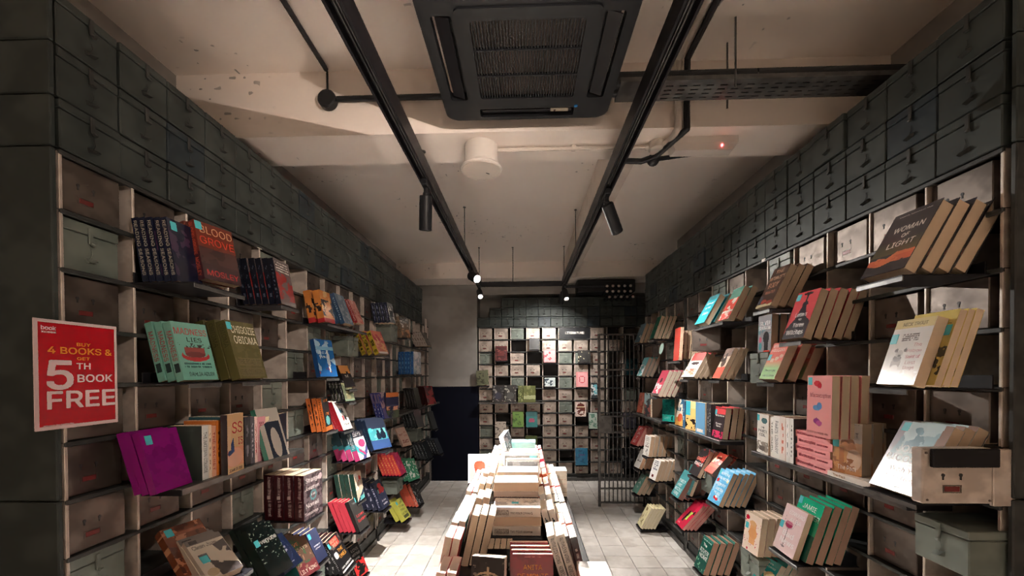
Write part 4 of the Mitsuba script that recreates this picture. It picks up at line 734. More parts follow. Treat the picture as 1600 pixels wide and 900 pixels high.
'L23': dict(d='pink and orange patterned cover with yellow spine', cover=(216,120,100), spine=(212,182,58), art=[('n',(196,62,84),4,.52,.5,1),('n',(236,170,120),5,.55,.1,.7),('r',.1,.0,.9,.10,(236,226,220))], spine_art=[('t',.25,.08,.75,.92,18,(70,58,24))]),
'L24': dict(d='royal blue book with a white splash, alone on its ledge', cover=(34,98,168), spine=(24,70,130), art=[('n',(160,200,226),3,.6,.15,1),('e',.62,.45,.08,.35,(196,220,236)),('r',0,.72,1,.8,(120,180,215)),('n',(140,60,80),6,.66,0,.3)], texts=[('SEA',.4,.64,.06,.5,(210,226,240)),('WAR',.4,.52,.06,.5,(210,226,240))]),
'L25': dict(d='black spined novel with a misty landscape cover', cover=(150,146,110), spine=(20,20,22), art=[('r',0,.86,1,1,(26,26,28)),('n',(96,104,80),4,.5,.1,.8),('r',0,.0,1,.06,(120,150,130))], texts=[('MIST',.5,.93,.05,.5,(200,200,190))], spine_art=[('t',.3,.1,.7,.9,14,(150,150,145))]),
'L26': dict(d='small navy spined book with a grey cover on the green box', cover=(110,116,122), spine=(18,28,52), art=[('n',(220,220,220),4,.56,.1,.9),('r',.2,.3,.8,.6,(40,50,60))], spine_art=[('t',.3,.1,.7,.9,10,(110,120,150))]),
'L27': dict(d='brown grey book with white scrawled title right of the green box', cover=(112,92,78), spine=(150,130,110), art=[('r',0,.7,1,1,(50,46,44)),('n',(220,160,120),4,.55,.0,.4),('n',(230,225,218),9,.6,.5,.95)], texts=[('BULL',.5,.78,.09,.75,(238,234,228))], spine_art=[('t',.3,.1,.7,.9,10,(60,50,44))]),
'L28': dict(d='pale grey spined book high on the last sign side ledge', cover=(90,86,84), spine=(196,184,174), art=[('n',(130,122,116),5,.55,0,1)], spine_art=[('t',.3,.1,.7,.9,12,(120,100,96))]),
'L30': dict(d='single pale pink book with red print, in front of a green box', cover=(232,198,180), spine=(214,180,164), art=[('t',.15,.1,.85,.35,5,(170,110,100))], texts=[('EAT',.3,.62,.1,.4,(170,40,48)),('OR',.75,.72,.09,.25,(170,40,48)),('GO',.75,.55,.09,.3,(170,40,48))]),
'L31': dict(d='magenta hardcover with red and orange spines row', cover=(178,28,78), spine=(222,70,62), art=[('n',(196,60,100),5,.58,0,1)], spine_art=[('t',.3,.1,.7,.9,12,(245,180,120)),('r',0,.0,1,.06,(190,30,60))], hard=True),
'L32': dict(d='sea green paperback with chunky white hand lettering', cover=(70,150,116), spine=(58,140,104), art=[('n',(226,236,228),8,.52,.1,.95),('r',.25,.55,.6,.68,(58,140,104))], spine_art=[('t',.3,.1,.7,.9,8,(220,235,225))]),
'L33': dict(d='charcoal spined book in shadow near the navy panel', cover=(44,50,56), spine=(36,42,48), spine_art=[('t',.3,.1,.7,.9,10,(130,140,145))]),
'L34': dict(d='charcoal book with pale spine lines, last before the navy panel', cover=(40,46,54), spine=(36,42,50), spine_art=[('t',.3,.1,.7,.9,10,(140,148,155))]),
'L35': dict(d='lime yellow book with black lettering just above the floor', cover=(212,214,92), spine=(206,206,84), texts=[('DON\'T',.6,.80,.10,.55,(54,60,40)),('THINK',.55,.64,.10,.7,(54,60,40)),('TWICE',.55,.48,.10,.7,(54,60,40)),('EAT ME',.5,.30,.10,.8,(54,60,40))], art=[('r',.15,.08,.85,.2,(90,96,60))], sticker=(.1,.92)),
'L36': dict(d='coral spined book with black floral cover low near the floor', cover=(34,40,48), spine=(232,100,74), art=[('n',(150,160,165),9,.6,0,1)], spine_text=('PEOPLE', .1, .9, .5, (250,215,200))),
'L37': dict(d='navy hardcover with a red poppy', cover=(36,40,62), spine=(34,38,58), art=[('e',.58,.78,.22,.10,(222,58,62)),('e',.72,.62,.24,.11,(226,66,70)),('e',.40,.60,.16,.08,(206,50,58)),('r',.2,.56,.3,.68,(120,200,205))], texts=[('IF SHE',.5,.26,.055,.5,(226,226,232)),('KNEW',.55,.14,.055,.5,(226,226,232))], hard=True, spine_art=[('t',.3,.1,.7,.9,10,(140,140,160))]),
'L38': dict(d='charcoal book with red script before its pink red copies', cover=(58,58,56), spine=(36,36,38), texts=[('Time',.4,.86,.055,.35,(150,150,148)),('Loves',.55,.46,.09,.7,(226,60,64)),('Burden',.56,.30,.09,.75,(226,60,64))], sticker=(.55,.99), restd='pink red spined book behind the charcoal script cover', rest=dict(cover=(190,40,60), spine=(226,66,86), spine_text=('HARD LOVE', .1, .95, .5, (250,215,220)))),
'L39': dict(d='dark green spined book with a cream, red and teal cover', cover=(222,202,176), spine=(26,58,48), art=[('e',.6,.76,.3,.10,(212,60,56)),('p',[(.0,.0),(1,.35),(1,.2),(.3,.0)],(40,70,96)),('r',.4,.0,1,.14,(100,200,196)),('n',(240,236,228),6,.55,.4,1)]),
'L40': dict(d='orange and cream novel with big red letters SS IS', cover=(222,178,128), spine=(44,38,40), art=[('r',0,.10,1,.42,(232,160,120)),('e',.45,.26,.5,.16,(236,178,150)),('p',[(0,.34),(.35,.6),(.42,.36),(.1,.3)],(44,60,110)),('r',.0,.4,.22,.8,(226,190,150))], texts=[('SS',.60,.76,.19,.62,(176,28,34)),('IS',.80,.52,.13,.30,(176,40,44)),('JOAN SILBER',.48,.05,.05,.8,(52,30,28))]),
'L41': dict(d='dark navy book with white lower case title at the shelf end', cover=(24,32,52), texts=[('adult',.4,.45,.09,.6,(225,225,230)),('songs',.4,.32,.09,.6,(225,225,230)),('no 8',.4,.2,.05,.3,(225,225,230))]),
'L42': dict(d='large white framed book leaning at the end of the long shelf', cover=(206,202,192), spine=(60,140,120), art=[('r',.22,.0,.9,.72,(48,56,72)),('e',.55,.3,.2,.3,(205,200,190))]),
'L43': dict(d='blue and white spined paperback at the near end of its shelf', cover=(70,66,130), spine=(44,60,140), art=[('n',(180,150,160),5,.5,.4,1)], spine_art=[('r',.1,.6,.9,.95,(120,110,140)),('t',.3,.05,.7,.5,10,(220,220,240))]),
'L44': dict(d='landscape cover with orange sunset band over dark blue', cover=(40,44,72), art=[('r',0,.82,1,1,(226,130,72)),('n',(70,84,66),4,.45,.0,.34),('n',(226,160,130),5,.52,.3,.44),('r',.0,.46,1,.5,(70,74,100))]),
'L45': dict(d='blue spined book in the upright row at mid height', cover=(150,176,186), spine=(26,84,150), art=[('n',(210,222,226),6,.5,0,1)], spine_art=[('t',.3,.1,.7,.9,12,(120,170,210))]),
'L46': dict(d='black spined book beside one pale page block near the navy panel', cover=(30,30,32), spine=(24,24,26), spine_art=[('t',.3,.1,.7,.9,10,(110,110,110))]),
'L47': dict(d='dark red book leaning last on the shelf near the navy panel', cover=(150,30,36), spine=(56,22,24), art=[('n',(60,20,22),3,.55,0,1)]),
'L48': dict(d='charcoal spined book standing on the green box near the navy panel', cover=(38,44,48), spine=(32,38,42), spine_art=[('t',.3,.1,.7,.9,10,(130,138,140))]),
'L49': dict(d='single dim grey book leaning by itself near the navy panel', cover=(62,66,66), spine=(50,54,54)),
'L50': dict(d='orange topped black novel half hidden behind the misty landscape book', cover=(30,28,30), art=[('n',(226,150,70),3,.40,.62,1)], texts=[('M',.5,.5,.12,.3,(200,195,190))]),
'R01': dict(d='dark night landscape hardcover with thin white capitals', cover=(52,50,56), spine=(40,40,44), art=[('g',.30,.52,(88,80,52),(52,56,52)),('p',[(0,.17),(.2,.28),(.42,.24),(.6,.32),(1,.30),(1,.2),(.7,.16),(.5,.12),(.2,.12)],(226,120,76)),('n',(216,100,66),4,.5,.16,.26),('r',0,0,1,.13,(44,40,46)),('p',[(0,.0),(0,.18),(.3,.12),(.6,.17),(1,.12),(1,0)],(44,40,46))], texts=[('WOMAN',.54,.70,.085,.66,(232,222,214)),('OF',.56,.58,.06,.16,(232,222,214)),('LIGHT',.56,.45,.085,.6,(232,222,214)),('WINNER OF THE NATIONAL PRIZE',.5,.93,.018,.7,(170,165,165))], hard=True),
'R02': dict(d='pale dog story paperback with a sketched bulldog', cover=(224,220,216), spine=(225,205,190), art=[('r',.0,.86,1,1,(226,208,150)),('e',.34,.32,.13,.10,(160,150,146)),('e',.34,.40,.11,.055,(112,104,104)),('e',.36,.47,.10,.055,(196,190,186)),('e',.26,.52,.05,.03,(90,82,84)),('e',.50,.52,.05,.03,(90,82,84)),('e',.37,.44,.04,.02,(60,56,58)),('e',.34,.24,.10,.06,(236,234,232)),('n',(236,240,244),7,.55,0,.22),('t',.30,.66,.72,.78,4,(120,110,108)),('t',.2,.0,.7,.05,1,(200,190,184))], texts=[('NICK TROUT',.52,.92,.055,.62,(150,132,86)),('The',.76,.60,.045,.2,(196,150,150)),('Patron',.72,.51,.05,.36,(196,150,150)),('Saint of',.73,.42,.05,.36,(200,120,130)),('Lost',.72,.33,.05,.26,(196,150,150)),('Dogs',.72,.24,.05,.28,(196,150,150))], sticker=(.0,.78)),
'R03': dict(d='yellow dog story paperback behind the sketched bulldog', cover=(226,204,110), spine=(216,190,90), art=[('t',.08,.78,.92,.86,3,(120,104,50)),('n',(60,56,40),4,.62,.0,.6)], sticker=(.78,.80)),
'R04': dict(d='large pale blue paperback with white author lettering behind the metal box', cover=(158,196,206), spine=(120,128,140), art=[('n',(196,220,226),3,.5,0,1),('n',(120,160,176),4,.58,0,1),('p',[(.0,1),(.0,.4),(.12,.62),(.2,1)],(150,146,160)),('p',[(.86,1),(1,1),(1,.6),(.82,.7)],(150,120,108))], texts=[('JODI',.42,.60,.095,.5,(250,250,250)),('PICOULT',.48,.46,.095,.86,(250,250,250)),('Wish You',.55,.30,.075,.62,(244,248,250)),('Were Here',.52,.18,.075,.68,(244,248,250)),('a novel',.5,.06,.03,.25,(244,248,250))], sticker=(.06,.98)),
'R05': dict(d='pink paperback with three butterflies standing on the pink stack', cover=(250,168,166), spine=(244,158,158), art=[('e',.42,.87,.14,.05,(222,60,70)),('e',.52,.84,.09,.05,(206,46,60)),('e',.42,.47,.16,.045,(110,160,210)),('e',.52,.50,.10,.06,(96,140,196)),('e',.42,.25,.13,.05,(150,60,130)),('e',.52,.22,.12,.045,(196,90,150)),('t',.25,.38,.75,.40,1,(206,120,120))], texts=[('Misconception',.55,.66,.065,.82,(150,40,56)),('REBECCA FREEBORN',.46,.06,.032,.84,(150,60,70))], sticker=(.04,.97)),
'R06': dict(d='warm toned romance paperback with a couple, standing on a white book', cover=(232,178,126), spine=(232,222,206), art=[('r',0,.62,1,1,(232,228,222)),('g',.0,.62,(206,140,84),(238,200,160)),('e',.52,.60,.24,.11,(120,72,44)),('e',.44,.52,.16,.10,(236,180,130)),('e',.66,.52,.14,.10,(226,166,116)),('e',.3,.3,.26,.24,(226,166,104)),('e',.74,.3,.24,.2,(240,206,176)),('r',.24,.0,.4,.5,(196,120,66)),('n',(176,106,60),6,.58,0,.3)], texts=[('JODI',.48,.88,.075,.36,(96,100,104)),('PICOULT',.47,.77,.09,.82,(96,100,104)),('The Pact',.5,.12,.085,.64,(252,246,238)),('a love story from the author of',.5,.97,.016,.8,(110,110,110))], sticker=(.0,.66)),
'R07': dict(d='brown novel with stacked cream capitals on an upper ledge', cover=(66,44,38), spine=(60,40,34), art=[('r',0,.0,1,.07,(206,190,150)),('e',.75,.10,.2,.05,(150,54,44)),('e',.35,.14,.2,.05,(180,70,56)),('r',0,.1,.2,.3,(60,66,78))], texts=[('THE',.5,.88,.09,.5,(196,150,120)),('NATURALIST\'S',.52,.72,.09,.9,(206,160,130)),('BODY',.5,.54,.13,.62,(206,146,116)),('WANTED',.5,.36,.07,.6,(190,120,96))]),
'R08': dict(d='red paperback with a black gown and white script', cover=(224,76,86), spine=(60,40,42), art=[('p',[(0,.0),(.02,.22),(.3,.42),(.42,.66),(.5,.80),(.56,.80),(.62,.66),(.76,.44),(1,.34),(1,0)],(40,36,46)),('e',.53,.72,.12,.06,(40,36,46)),('r',.50,.78,.55,.90,(52,36,42)),('e',.52,.94,.2,.03,(60,32,38)),('n',(236,236,236),30,.72,.0,.28)], texts=[('Letters',.52,.50,.085,.52,(246,242,240)),('to',.54,.40,.05,.14,(246,242,240)),('Three',.56,.28,.09,.5,(246,242,240)),('Witches',.5,.13,.10,.76,(246,242,240))], sticker=(.02,.96)),
'R09': dict(d='coral and light green paperback with three seashell cakes', cover=(240,132,120), spine=(226,110,100), art=[('r',0,.0,1,.36,(176,226,160)),('g',.3,.5,(176,226,160),(240,150,130)),('e',.34,.52,.12,.055,(240,206,180)),('e',.60,.56,.12,.055,(240,206,180)),('e',.84,.62,.11,.05,(236,190,170))], texts=[('KRISTAN',.5,.91,.085,.82,(248,226,214)),('HIGGINS',.5,.79,.085,.82,(248,226,214)),('Always the',.5,.22,.06,.7,(70,110,80)),('Last to Know',.52,.10,.06,.76,(70,110,80))], sticker=(.02,.68)),
'R10': dict(d='grey book with a black head silhouette standing on the green box', cover=(140,140,146), spine=(104,84,76), art=[('e',.62,.38,.22,.17,(26,24,28)),('r',.5,.02,.76,.3,(26,24,28)),('e',.2,.16,.12,.10,(70,150,160)),('e',.18,.34,.10,.08,(206,90,120)),('r',.45,.0,.9,.05,(206,60,44)),('n',(90,130,140),4,.6,.5,1)], texts=[('SILVER',.5,.78,.10,.76,(244,242,240)),('SPARROW',.5,.65,.10,.9,(244,242,240))]),
'R11': dict(d='turquoise hardcover with white script on an upper ledge', cover=(40,166,180), spine=(36,150,166), art=[('r',0,.84,1,1,(60,130,140)),('r',0,0,1,.06,(60,190,200))], texts=[('Summer',.5,.72,.09,.72,(246,248,248)),('by the',.5,.54,.07,.5,(246,248,248)),('Lake',.55,.36,.10,.55,(246,248,248))], hard=True),
'R12': dict(d='green topped paperback with red and cream middle', cover=(226,210,196), spine=(200,180,160), art=[('r',0,.66,1,1,(92,150,134)),('n',(226,84,74),3,.46,.3,.66),('r',0,.0,1,.22,(226,92,84)),('n',(240,200,190),6,.55,.0,.22)]),
'R13': dict(d='white paperback with a red sky, car sketch and orange title', cover=(238,222,212), spine=(226,206,196), art=[('r',.1,.66,1,1,(226,106,104)),('e',.55,.56,.3,.06,(70,62,66)),('n',(240,150,120),6,.55,.05,.3),('t',.15,.12,.85,.34,3,(226,110,90))]),
'R14': dict(d='cream paperback with a red stripe and dark portrait', cover=(196,176,156), spine=(170,150,132), art=[('r',0,.0,1,.38,(232,92,76)),('e',.5,.5,.26,.12,(90,76,70)),('r',0,.72,1,1,(110,90,82)),('n',(60,52,50),4,.55,.55,.95)]),
'R15': dict(d='cream book with an ink figure standing left of the twisted metal box', cover=(236,214,186), spine=(226,200,170), art=[('n',(60,52,48),3,.58,.1,.9),('e',.3,.75,.2,.06,(120,140,110)),('p',[(.3,.8),(.7,.2),(.8,.22),(.45,.8)],(50,44,42))]),
'R16': dict(d='blue grey paperback highest and nearest the gate', cover=(96,126,140), spine=(80,100,112), art=[('n',(226,226,226),4,.62,0,.4)]),
'R17': dict(d='dark green paperback high on the ledge near the gate', cover=(24,84,62), spine=(20,70,52), art=[('n',(44,110,86),4,.55,0,1),('r',0,.0,.3,.1,(120,180,170))]),
'R18': dict(d='turquoise and white paperback beside the gate at mid height', cover=(90,190,200), spine=(80,160,170), art=[('n',(226,240,244),4,.55,0,.6)], page=(206,188,172)),
'R19': dict(d='raspberry red paperback with black and white art', cover=(206,56,86), spine=(190,50,76), art=[('e',.5,.6,.16,.10,(90,20,36)),('n',(240,226,226),6,.58,.05,.5),('r',.3,.3,.85,.42,(236,200,206)),('r',0,.0,1,.08,(60,50,50))], page=(236,222,200)),
'R20': dict(d='red book with white letters on a pink ledge', cover=(206,76,76), spine=(190,64,64), texts=[('F',.5,.85,.13,.4,(246,226,222)),('A',.5,.62,.13,.4,(246,226,222)),('T',.5,.40,.13,.4,(246,226,222)),('E',.5,.18,.13,.4,(246,226,222))], page=(226,150,140)),
'R21': dict(d='white covered upright paperback with grey print and cream pages', cover=(240,236,230), spine=(230,224,216), art=[('t',.15,.4,.85,.92,8,(150,140,136)),('n',(120,116,116),6,.62,.08,.35)], page=(232,200,166)),
'R22': dict(d='plain white paperback tucked below the upright cream ones', cover=(240,236,230), spine=(230,224,216), art=[('t',.2,.3,.8,.45,2,(150,140,136))], page=(226,180,146)),
'R23': dict(d='white paperback with a small maroon seal and grey print', cover=(240,238,234), spine=(232,228,222), art=[('t',.15,.45,.85,.92,7,(140,140,150)),('e',.45,.18,.16,.07,(110,40,50))], page=(232,204,172)),
'R24': dict(d='sea green book with white capitals lowest beside the gate', cover=(96,150,136), spine=(80,130,118), texts=[('D',.5,.8,.12,.4,(226,236,230)),('A',.5,.55,.12,.4,(226,236,230)),('Y',.5,.3,.12,.4,(226,236,230))], page=(206,180,156)),
'R25': dict(d='pale yellow book nearest the floor on the gate side', cover=(236,226,176), spine=(226,214,160), art=[('n',(150,130,90),6,.6,.1,.9)], page=(240,228,196)),
'R26': dict(d='black novel with a red top and red flowers at its foot', cover=(48,40,44), spine=(40,34,38), art=[('r',0,.76,1,1,(206,64,70)),('n',(196,50,90),7,.46,.0,.22),('r',0,.94,1,.97,(90,30,36))], texts=[('GOLDEN',.5,.72,.05,.8,(240,236,230)),('Elizabeth',.5,.46,.05,.55,(226,220,216)),('George',.5,.37,.05,.42,(226,220,216))], sticker=(.02,.90)),
'R27': dict(d='black and red tilted paperback with white capitals', cover=(150,36,36), spine=(40,34,36), art=[('n',(30,26,28),3,.48,.3,1),('r',0,.0,1,.34,(40,36,40))], texts=[('GREAT',.5,.62,.12,.85,(240,120,100)),('DIVIDE',.5,.44,.11,.86,(236,232,230))]),
'R28': dict(d='small red book lying tilted on the green box', cover=(220,78,62), spine=(200,60,50), art=[('n',(240,190,150),4,.58,.5,.95),('r',.2,.7,.7,.8,(110,30,30)),('r',0,.3,1,.42,(232,110,80))], page=(130,100,84)),
'R29': dict(d='dark teal single book leaning before the green box', cover=(56,110,110), spine=(50,100,100), art=[('e',.5,.6,.28,.2,(84,140,138)),('t',.2,.05,.8,.16,2,(150,190,186))]),
'R30': dict(d='teal paperback with white capitals under a black tray', cover=(70,150,156), spine=(60,130,136), texts=[('EMILY',.5,.60,.11,.75,(236,244,244)),('AND',.4,.44,.11,.5,(236,244,244)),('NICOLE',.5,.28,.11,.8,(236,244,244)),('PINE',.5,.12,.11,.6,(236,244,244))], page=(120,86,78)),
'R31': dict(d='sky blue paperback with white title and red flowers', cover=(92,178,226), spine=(86,170,220), art=[('e',.15,.66,.10,.06,(206,50,60)),('e',.85,.72,.09,.05,(240,226,150)),('e',.45,.16,.10,.05,(210,40,52)),('e',.62,.14,.10,.05,(210,40,52)),('e',.54,.20,.08,.04,(240,240,240)),('n',(150,206,240),5,.6,0,1)], texts=[('BEFORE',.5,.88,.07,.7,(250,250,250)),('THE MOON',.52,.74,.075,.8,(250,250,250)),('MEMORY',.5,.56,.075,.74,(250,250,250)),('GARDEN',.52,.42,.08,.6,(250,250,250)),('HOTEL',.5,.30,.06,.5,(250,250,250))], sticker=(.0,.98)),
'R32': dict(d='crimson paperback with a black and lime figure', cover=(206,30,66), spine=(190,26,60), art=[('p',[(.5,.3),(.56,.62),(.8,.6),(.7,.5),(.7,.3)],(190,220,90)),('p',[(.3,.2),(.4,.6),(.52,.62),(.46,.2)],(40,24,30)),('e',.86,.62,.08,.06,(40,24,30)),('r',.1,.08,.4,.12,(236,120,140))], page=(226,160,150)),
'R33': dict(d='dark green paperback with white serif title low on the gate side', cover=(18,76,66), spine=(16,66,58), art=[('n',(236,140,60),9,.66,.0,.3),('n',(120,190,150),9,.62,.0,.34),('g',.9,1,(18,76,66),(60,130,116))], texts=[('The',.4,.76,.085,.36,(240,240,236)),('RIVER',.5,.58,.12,.82,(240,240,236)),('HOME',.55,.43,.12,.78,(240,240,236)),('Hannah Richell',.5,.90,.05,.8,(180,214,204))], page=(170,134,112)),
'R34': dict(d='cream paperback with an orange silhouette and confetti on the green box', cover=(250,228,208), spine=(236,214,196), art=[('n',(206,60,90),22,.66,.15,.8),('r',.34,.22,.72,.78,(240,176,112)),('e',.5,.76,.2,.07,(240,186,130)),('e',.55,.5,.26,.14,(238,168,104)),('e',.14,.86,.12,.065,(206,20,60)),('r',.26,.03,.36,.08,(196,40,60))], sticker=(.06,.72)),
'R35': dict(d='pale pink paperback with a red wine glass before emerald copies', cover=(242,214,214), spine=(226,190,180), art=[('e',.42,.70,.26,.20,(196,170,176)),('e',.42,.71,.25,.19,(242,214,214)),('r',.14,.80,.70,.92,(242,214,214)),('e',.40,.60,.17,.075,(160,50,86)),('e',.40,.635,.17,.035,(206,120,146)),('r',.405,.14,.425,.53,(120,100,106)),('e',.415,.12,.10,.015,(150,130,136))], texts=[('EDWARD',.6,.86,.085,.7,(252,246,246)),('ALBA',.62,.72,.085,.5,(252,246,246)),('Bad',.5,.40,.11,.5,(252,248,248)),('News',.55,.24,.12,.66,(252,248,248))], sticker=(.0,.62)),
'R36': dict(d='emerald green paperback with white capital author name', cover=(20,176,132), spine=(16,96,76), art=[('r',0,.0,1,.44,(18,90,74))], texts=[('JAMIE',.5,.86,.085,.56,(246,250,248)),('BRENNER',.55,.73,.085,.86,(246,250,248))], sticker=(.0,.99), page=(150,120,104)),
'R37': dict(d='teal paperback with golden leaf art cut off by the frame', cover=(24,142,140), spine=(20,120,118), art=[('e',.75,.5,.3,.16,(226,200,140)),('n',(240,226,190),5,.55,.3,.6)], texts=[('Donna',.45,.88,.065,.42,(240,244,240)),('Hazelwood',.52,.78,.065,.66,(240,244,240))], sticker=(.05,.58), page=(190,180,160)),
'R40': dict(d='small white book with a street photograph first on the white row', cover=(238,234,226), art=[('e',.62,.84,.26,.07,(70,110,116)),('n',(150,140,130),5,.5,.05,.3),('r',.2,.08,.7,.2,(110,100,94))], texts=[('THE',.5,.66,.045,.3,(60,56,56)),('PARIS',.5,.57,.07,.7,(60,56,56)),('GIRL',.5,.47,.07,.55,(60,56,56))], sticker=(.0,.97)),
'R41': dict(d='cream and orange book with a blue band, first on its shelf', cover=(240,226,206), art=[('r',0,.0,1,.3,(240,170,80)),('e',.5,.3,.3,.16,(226,100,60)),('n',(60,110,140),5,.5,.55,1)]),
'R42': dict(d='yellow orange cover with dark leaping figures', cover=(248,196,116), spine=(206,60,70), art=[('r',0,.5,.45,1,(60,180,200)),('n',(40,32,30),4,.56,.02,.4),('r',.45,.75,1,1,(250,214,150))]),
'R43': dict(d='plain steel blue cover standing right of the leaping figures', cover=(92,146,186), spine=(236,206,180), art=[('r',.1,.04,.8,.16,(206,200,190))]),
'R44': dict(d='coral spined book leaning first on the shelf beside the gate', cover=(220,110,86), art=[('n',(180,80,60),4,.55,0,1)]),
'R45': dict(d='black photo cover second on the shelf beside the gate', cover=(40,42,46), art=[('n',(110,130,134),3,.52,.5,1),('n',(120,60,54),4,.55,0,.5)]),
'R46': dict(d='pale green and cream book leaning third on the shelf beside the gate', cover=(206,216,196), art=[('n',(60,160,140),3,.52,0,.7),('n',(236,226,210),4,.55,.3,1)]),
'R47': dict(d='teal green cover with bright turquoise base at the shelf corner', cover=(14,104,96), art=[('r',.0,.0,1,.3,(40,196,180)),('n',(12,80,76),5,.5,.3,1),('e',.82,.16,.06,.1,(10,50,50)),('r',.62,.0,.64,1,(10,70,66))], texts=[('COAST',.35,.16,.10,.5,(160,236,226))]),
'R48': dict(d='tall red book standing behind the cream ink figure book', cover=(190,56,44), spine=(180,50,40)),

}
LEDGES = [
    (['L01', 'L02'], 'black ledge under the navy spines and the red and black hardcovers'),
    (['L03'], 'black ledge under the thick black spined books'),
    (['L04'], 'black ledge under the mint green paperbacks'),
    (['L05'], 'black ledge under the olive hardcovers'),
    (['L20', 'L21', 'L22'], 'black ledge under the orange, slate and coral paperbacks'),
    (['L23'], 'black ledge under the yellow spines'),
    (['L24'], 'black ledge under the single royal blue book'),
    (['L25'], 'black ledge under the misty landscape novels'),
    (['L27'], 'black ledge under the brown grey books beside a green box'),
    (['L28'], 'black ledge under the pale grey spines'),
    (['L07', 'L08'], 'black ledge under the plaid hardcover and the monument collage'),
    (['L09', 'L10', 'L11'], 'black ledge under the white leaves and navy oval books'),
    (['L12'], 'black ledge under the slate blue paperbacks'),
    (['L13'], 'black ledge under the black and orange titles'),
    (['L14'], 'black ledge under the grey and red splashed paperbacks'),
    (['L15'], 'black ledge under the very thick maroon novels'),
    (['L16'], 'black ledge under the teal and pink paperbacks'),
    (['L17'], 'black ledge under the blue grey silhouette hardcovers'),
    (['L18'], 'black ledge under the white shoe covers'),
    (['L19'], 'black ledge under the orange spined dark books'),
    (['L30'], 'black ledge under the single pale pink book'),
    (['L31'], 'black ledge under the magenta and orange row'),
    (['L32'], 'black ledge under the sea green paperbacks'),
    (['L33'], 'black ledge under the charcoal spines in shadow'),
    (['L34'], 'black ledge under the last charcoal books before the panel'),
    (['L35'], 'black ledge under the lime yellow books'),
    (['L36'], 'black ledge under the coral spines'),
    (['L37'], 'black ledge under the poppy hardcovers'),
    (['L38'], 'black ledge under the charcoal script book and pink red copies'),
    (['L39'], 'black ledge under the dark green spines'),
    (['L49'], 'black ledge under the single dim grey book'),
    (['L45'], 'black ledge under the upright blue spines'),
    (['L50'], 'black ledge under the orange topped black novels'),
    (['R01'], 'black ledge under the night landscape hardcovers'),
    (['R02', 'R03'], 'black ledge under the dog story paperbacks'),
    (['R04'], 'black tray under the pale blue paperbacks'),
    (['R07'], 'black ledge under the brown novels with stacked capitals'),
    (['R08'], 'black ledge under the red gown paperbacks'),
    (['R09'], 'black ledge under the coral and green paperbacks'),
    (['R11', 'R12'], 'black ledge under the turquoise hardcovers and green topped paperbacks'),
    (['R13'], 'black ledge under the red sky paperbacks'),
    (['R14'], 'black ledge under the red stripe portraits'),
    (['R15', 'R48'], 'black ledge under the cream ink figure books'),
    (['R16'], 'black ledge under the blue grey paperbacks near the gate'),
    (['R17'], 'black ledge under the dark green paperbacks near the gate'),
    (['R18'], 'black ledge under the turquoise and white paperbacks'),
    (['R19'], 'black ledge under the raspberry paperbacks'),
    (['R20'], 'pink ledge under the red books with white letters'),
    (['R21'], 'black ledge under the upright white covered paperbacks'),
    (['R22'], 'black ledge under the plain white paperbacks'),
    (['R23'], 'black ledge under the maroon seal paperbacks'),
    (['R24'], 'ledge under the sea green books beside the gate'),
    (['R25'], 'ledge under the pale yellow books near the floor'),
    (['R27'], 'black ledge under the black and red tilted paperbacks'),
    (['R29'], 'black ledge under the single dark teal book'),
    (['R30'], 'black ledge under the teal capitals paperbacks'),
    (['R31'], 'black ledge under the sky blue paperbacks'),
    (['R32'], 'black ledge under the crimson paperbacks'),
    (['R33'], 'black ledge under the dark green serif paperbacks'),
    (['R35', 'R36'], 'black ledge under the wine glass book and emerald copies'),
    (['R37'], 'black ledge under the teal and golden leaf paperbacks'),

]
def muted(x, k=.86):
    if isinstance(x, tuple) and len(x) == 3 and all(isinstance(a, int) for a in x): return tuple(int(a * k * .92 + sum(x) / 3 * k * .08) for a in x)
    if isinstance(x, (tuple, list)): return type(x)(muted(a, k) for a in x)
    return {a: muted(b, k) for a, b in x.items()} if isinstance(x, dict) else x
corner = {}
for si, (g, F) in enumerate(FIT.items()):
    S = dict(muted(STYLE[g], .84 if g[0] == 'L' else .95)); desc = S.pop('d'); rest = S.pop('rest', None); restd = S.pop('restd', None)  # left covers darkened more: the dimmer light there put into their colour
    t = F['t']; res = F['res']
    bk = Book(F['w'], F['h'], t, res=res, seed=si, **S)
    bk2 = Book(F['w'], F['h'], t, res=10, seed=si, **rest) if rest else bk
    th = math.radians(F['th']); ey = np.array([-math.sin(th), math.cos(th), 0])
    rng = random.Random(si)
    n = F['n']; pos = np.array(F['pos'])
    for i in range(n):
        jit = 0 if i == 0 else rng.uniform(-.004, .004)
        p = pos + ey * F['pit'] * i + np.array([0, rng.uniform(-.003, .003) if i else 0, 0])
        lab = desc if n == 1 else desc + (', front copy' if i == 0 else ', %s from front' % ORD[i - 1])
        if rest and i: lab = rest_desc_ = (restd or desc) + ', %s from front' % ORD[i - 1]
        (bk if i == 0 else bk2).put(pose(p, F['th'] + (rng.uniform(-1, 1) if i else 0), F['lean'] + (rng.uniform(-.8, .8) if i else 0)), lab, desc + ' copies' if n > 1 else None, front=(i == 0))
    corner[g] = (pos, ey, F)
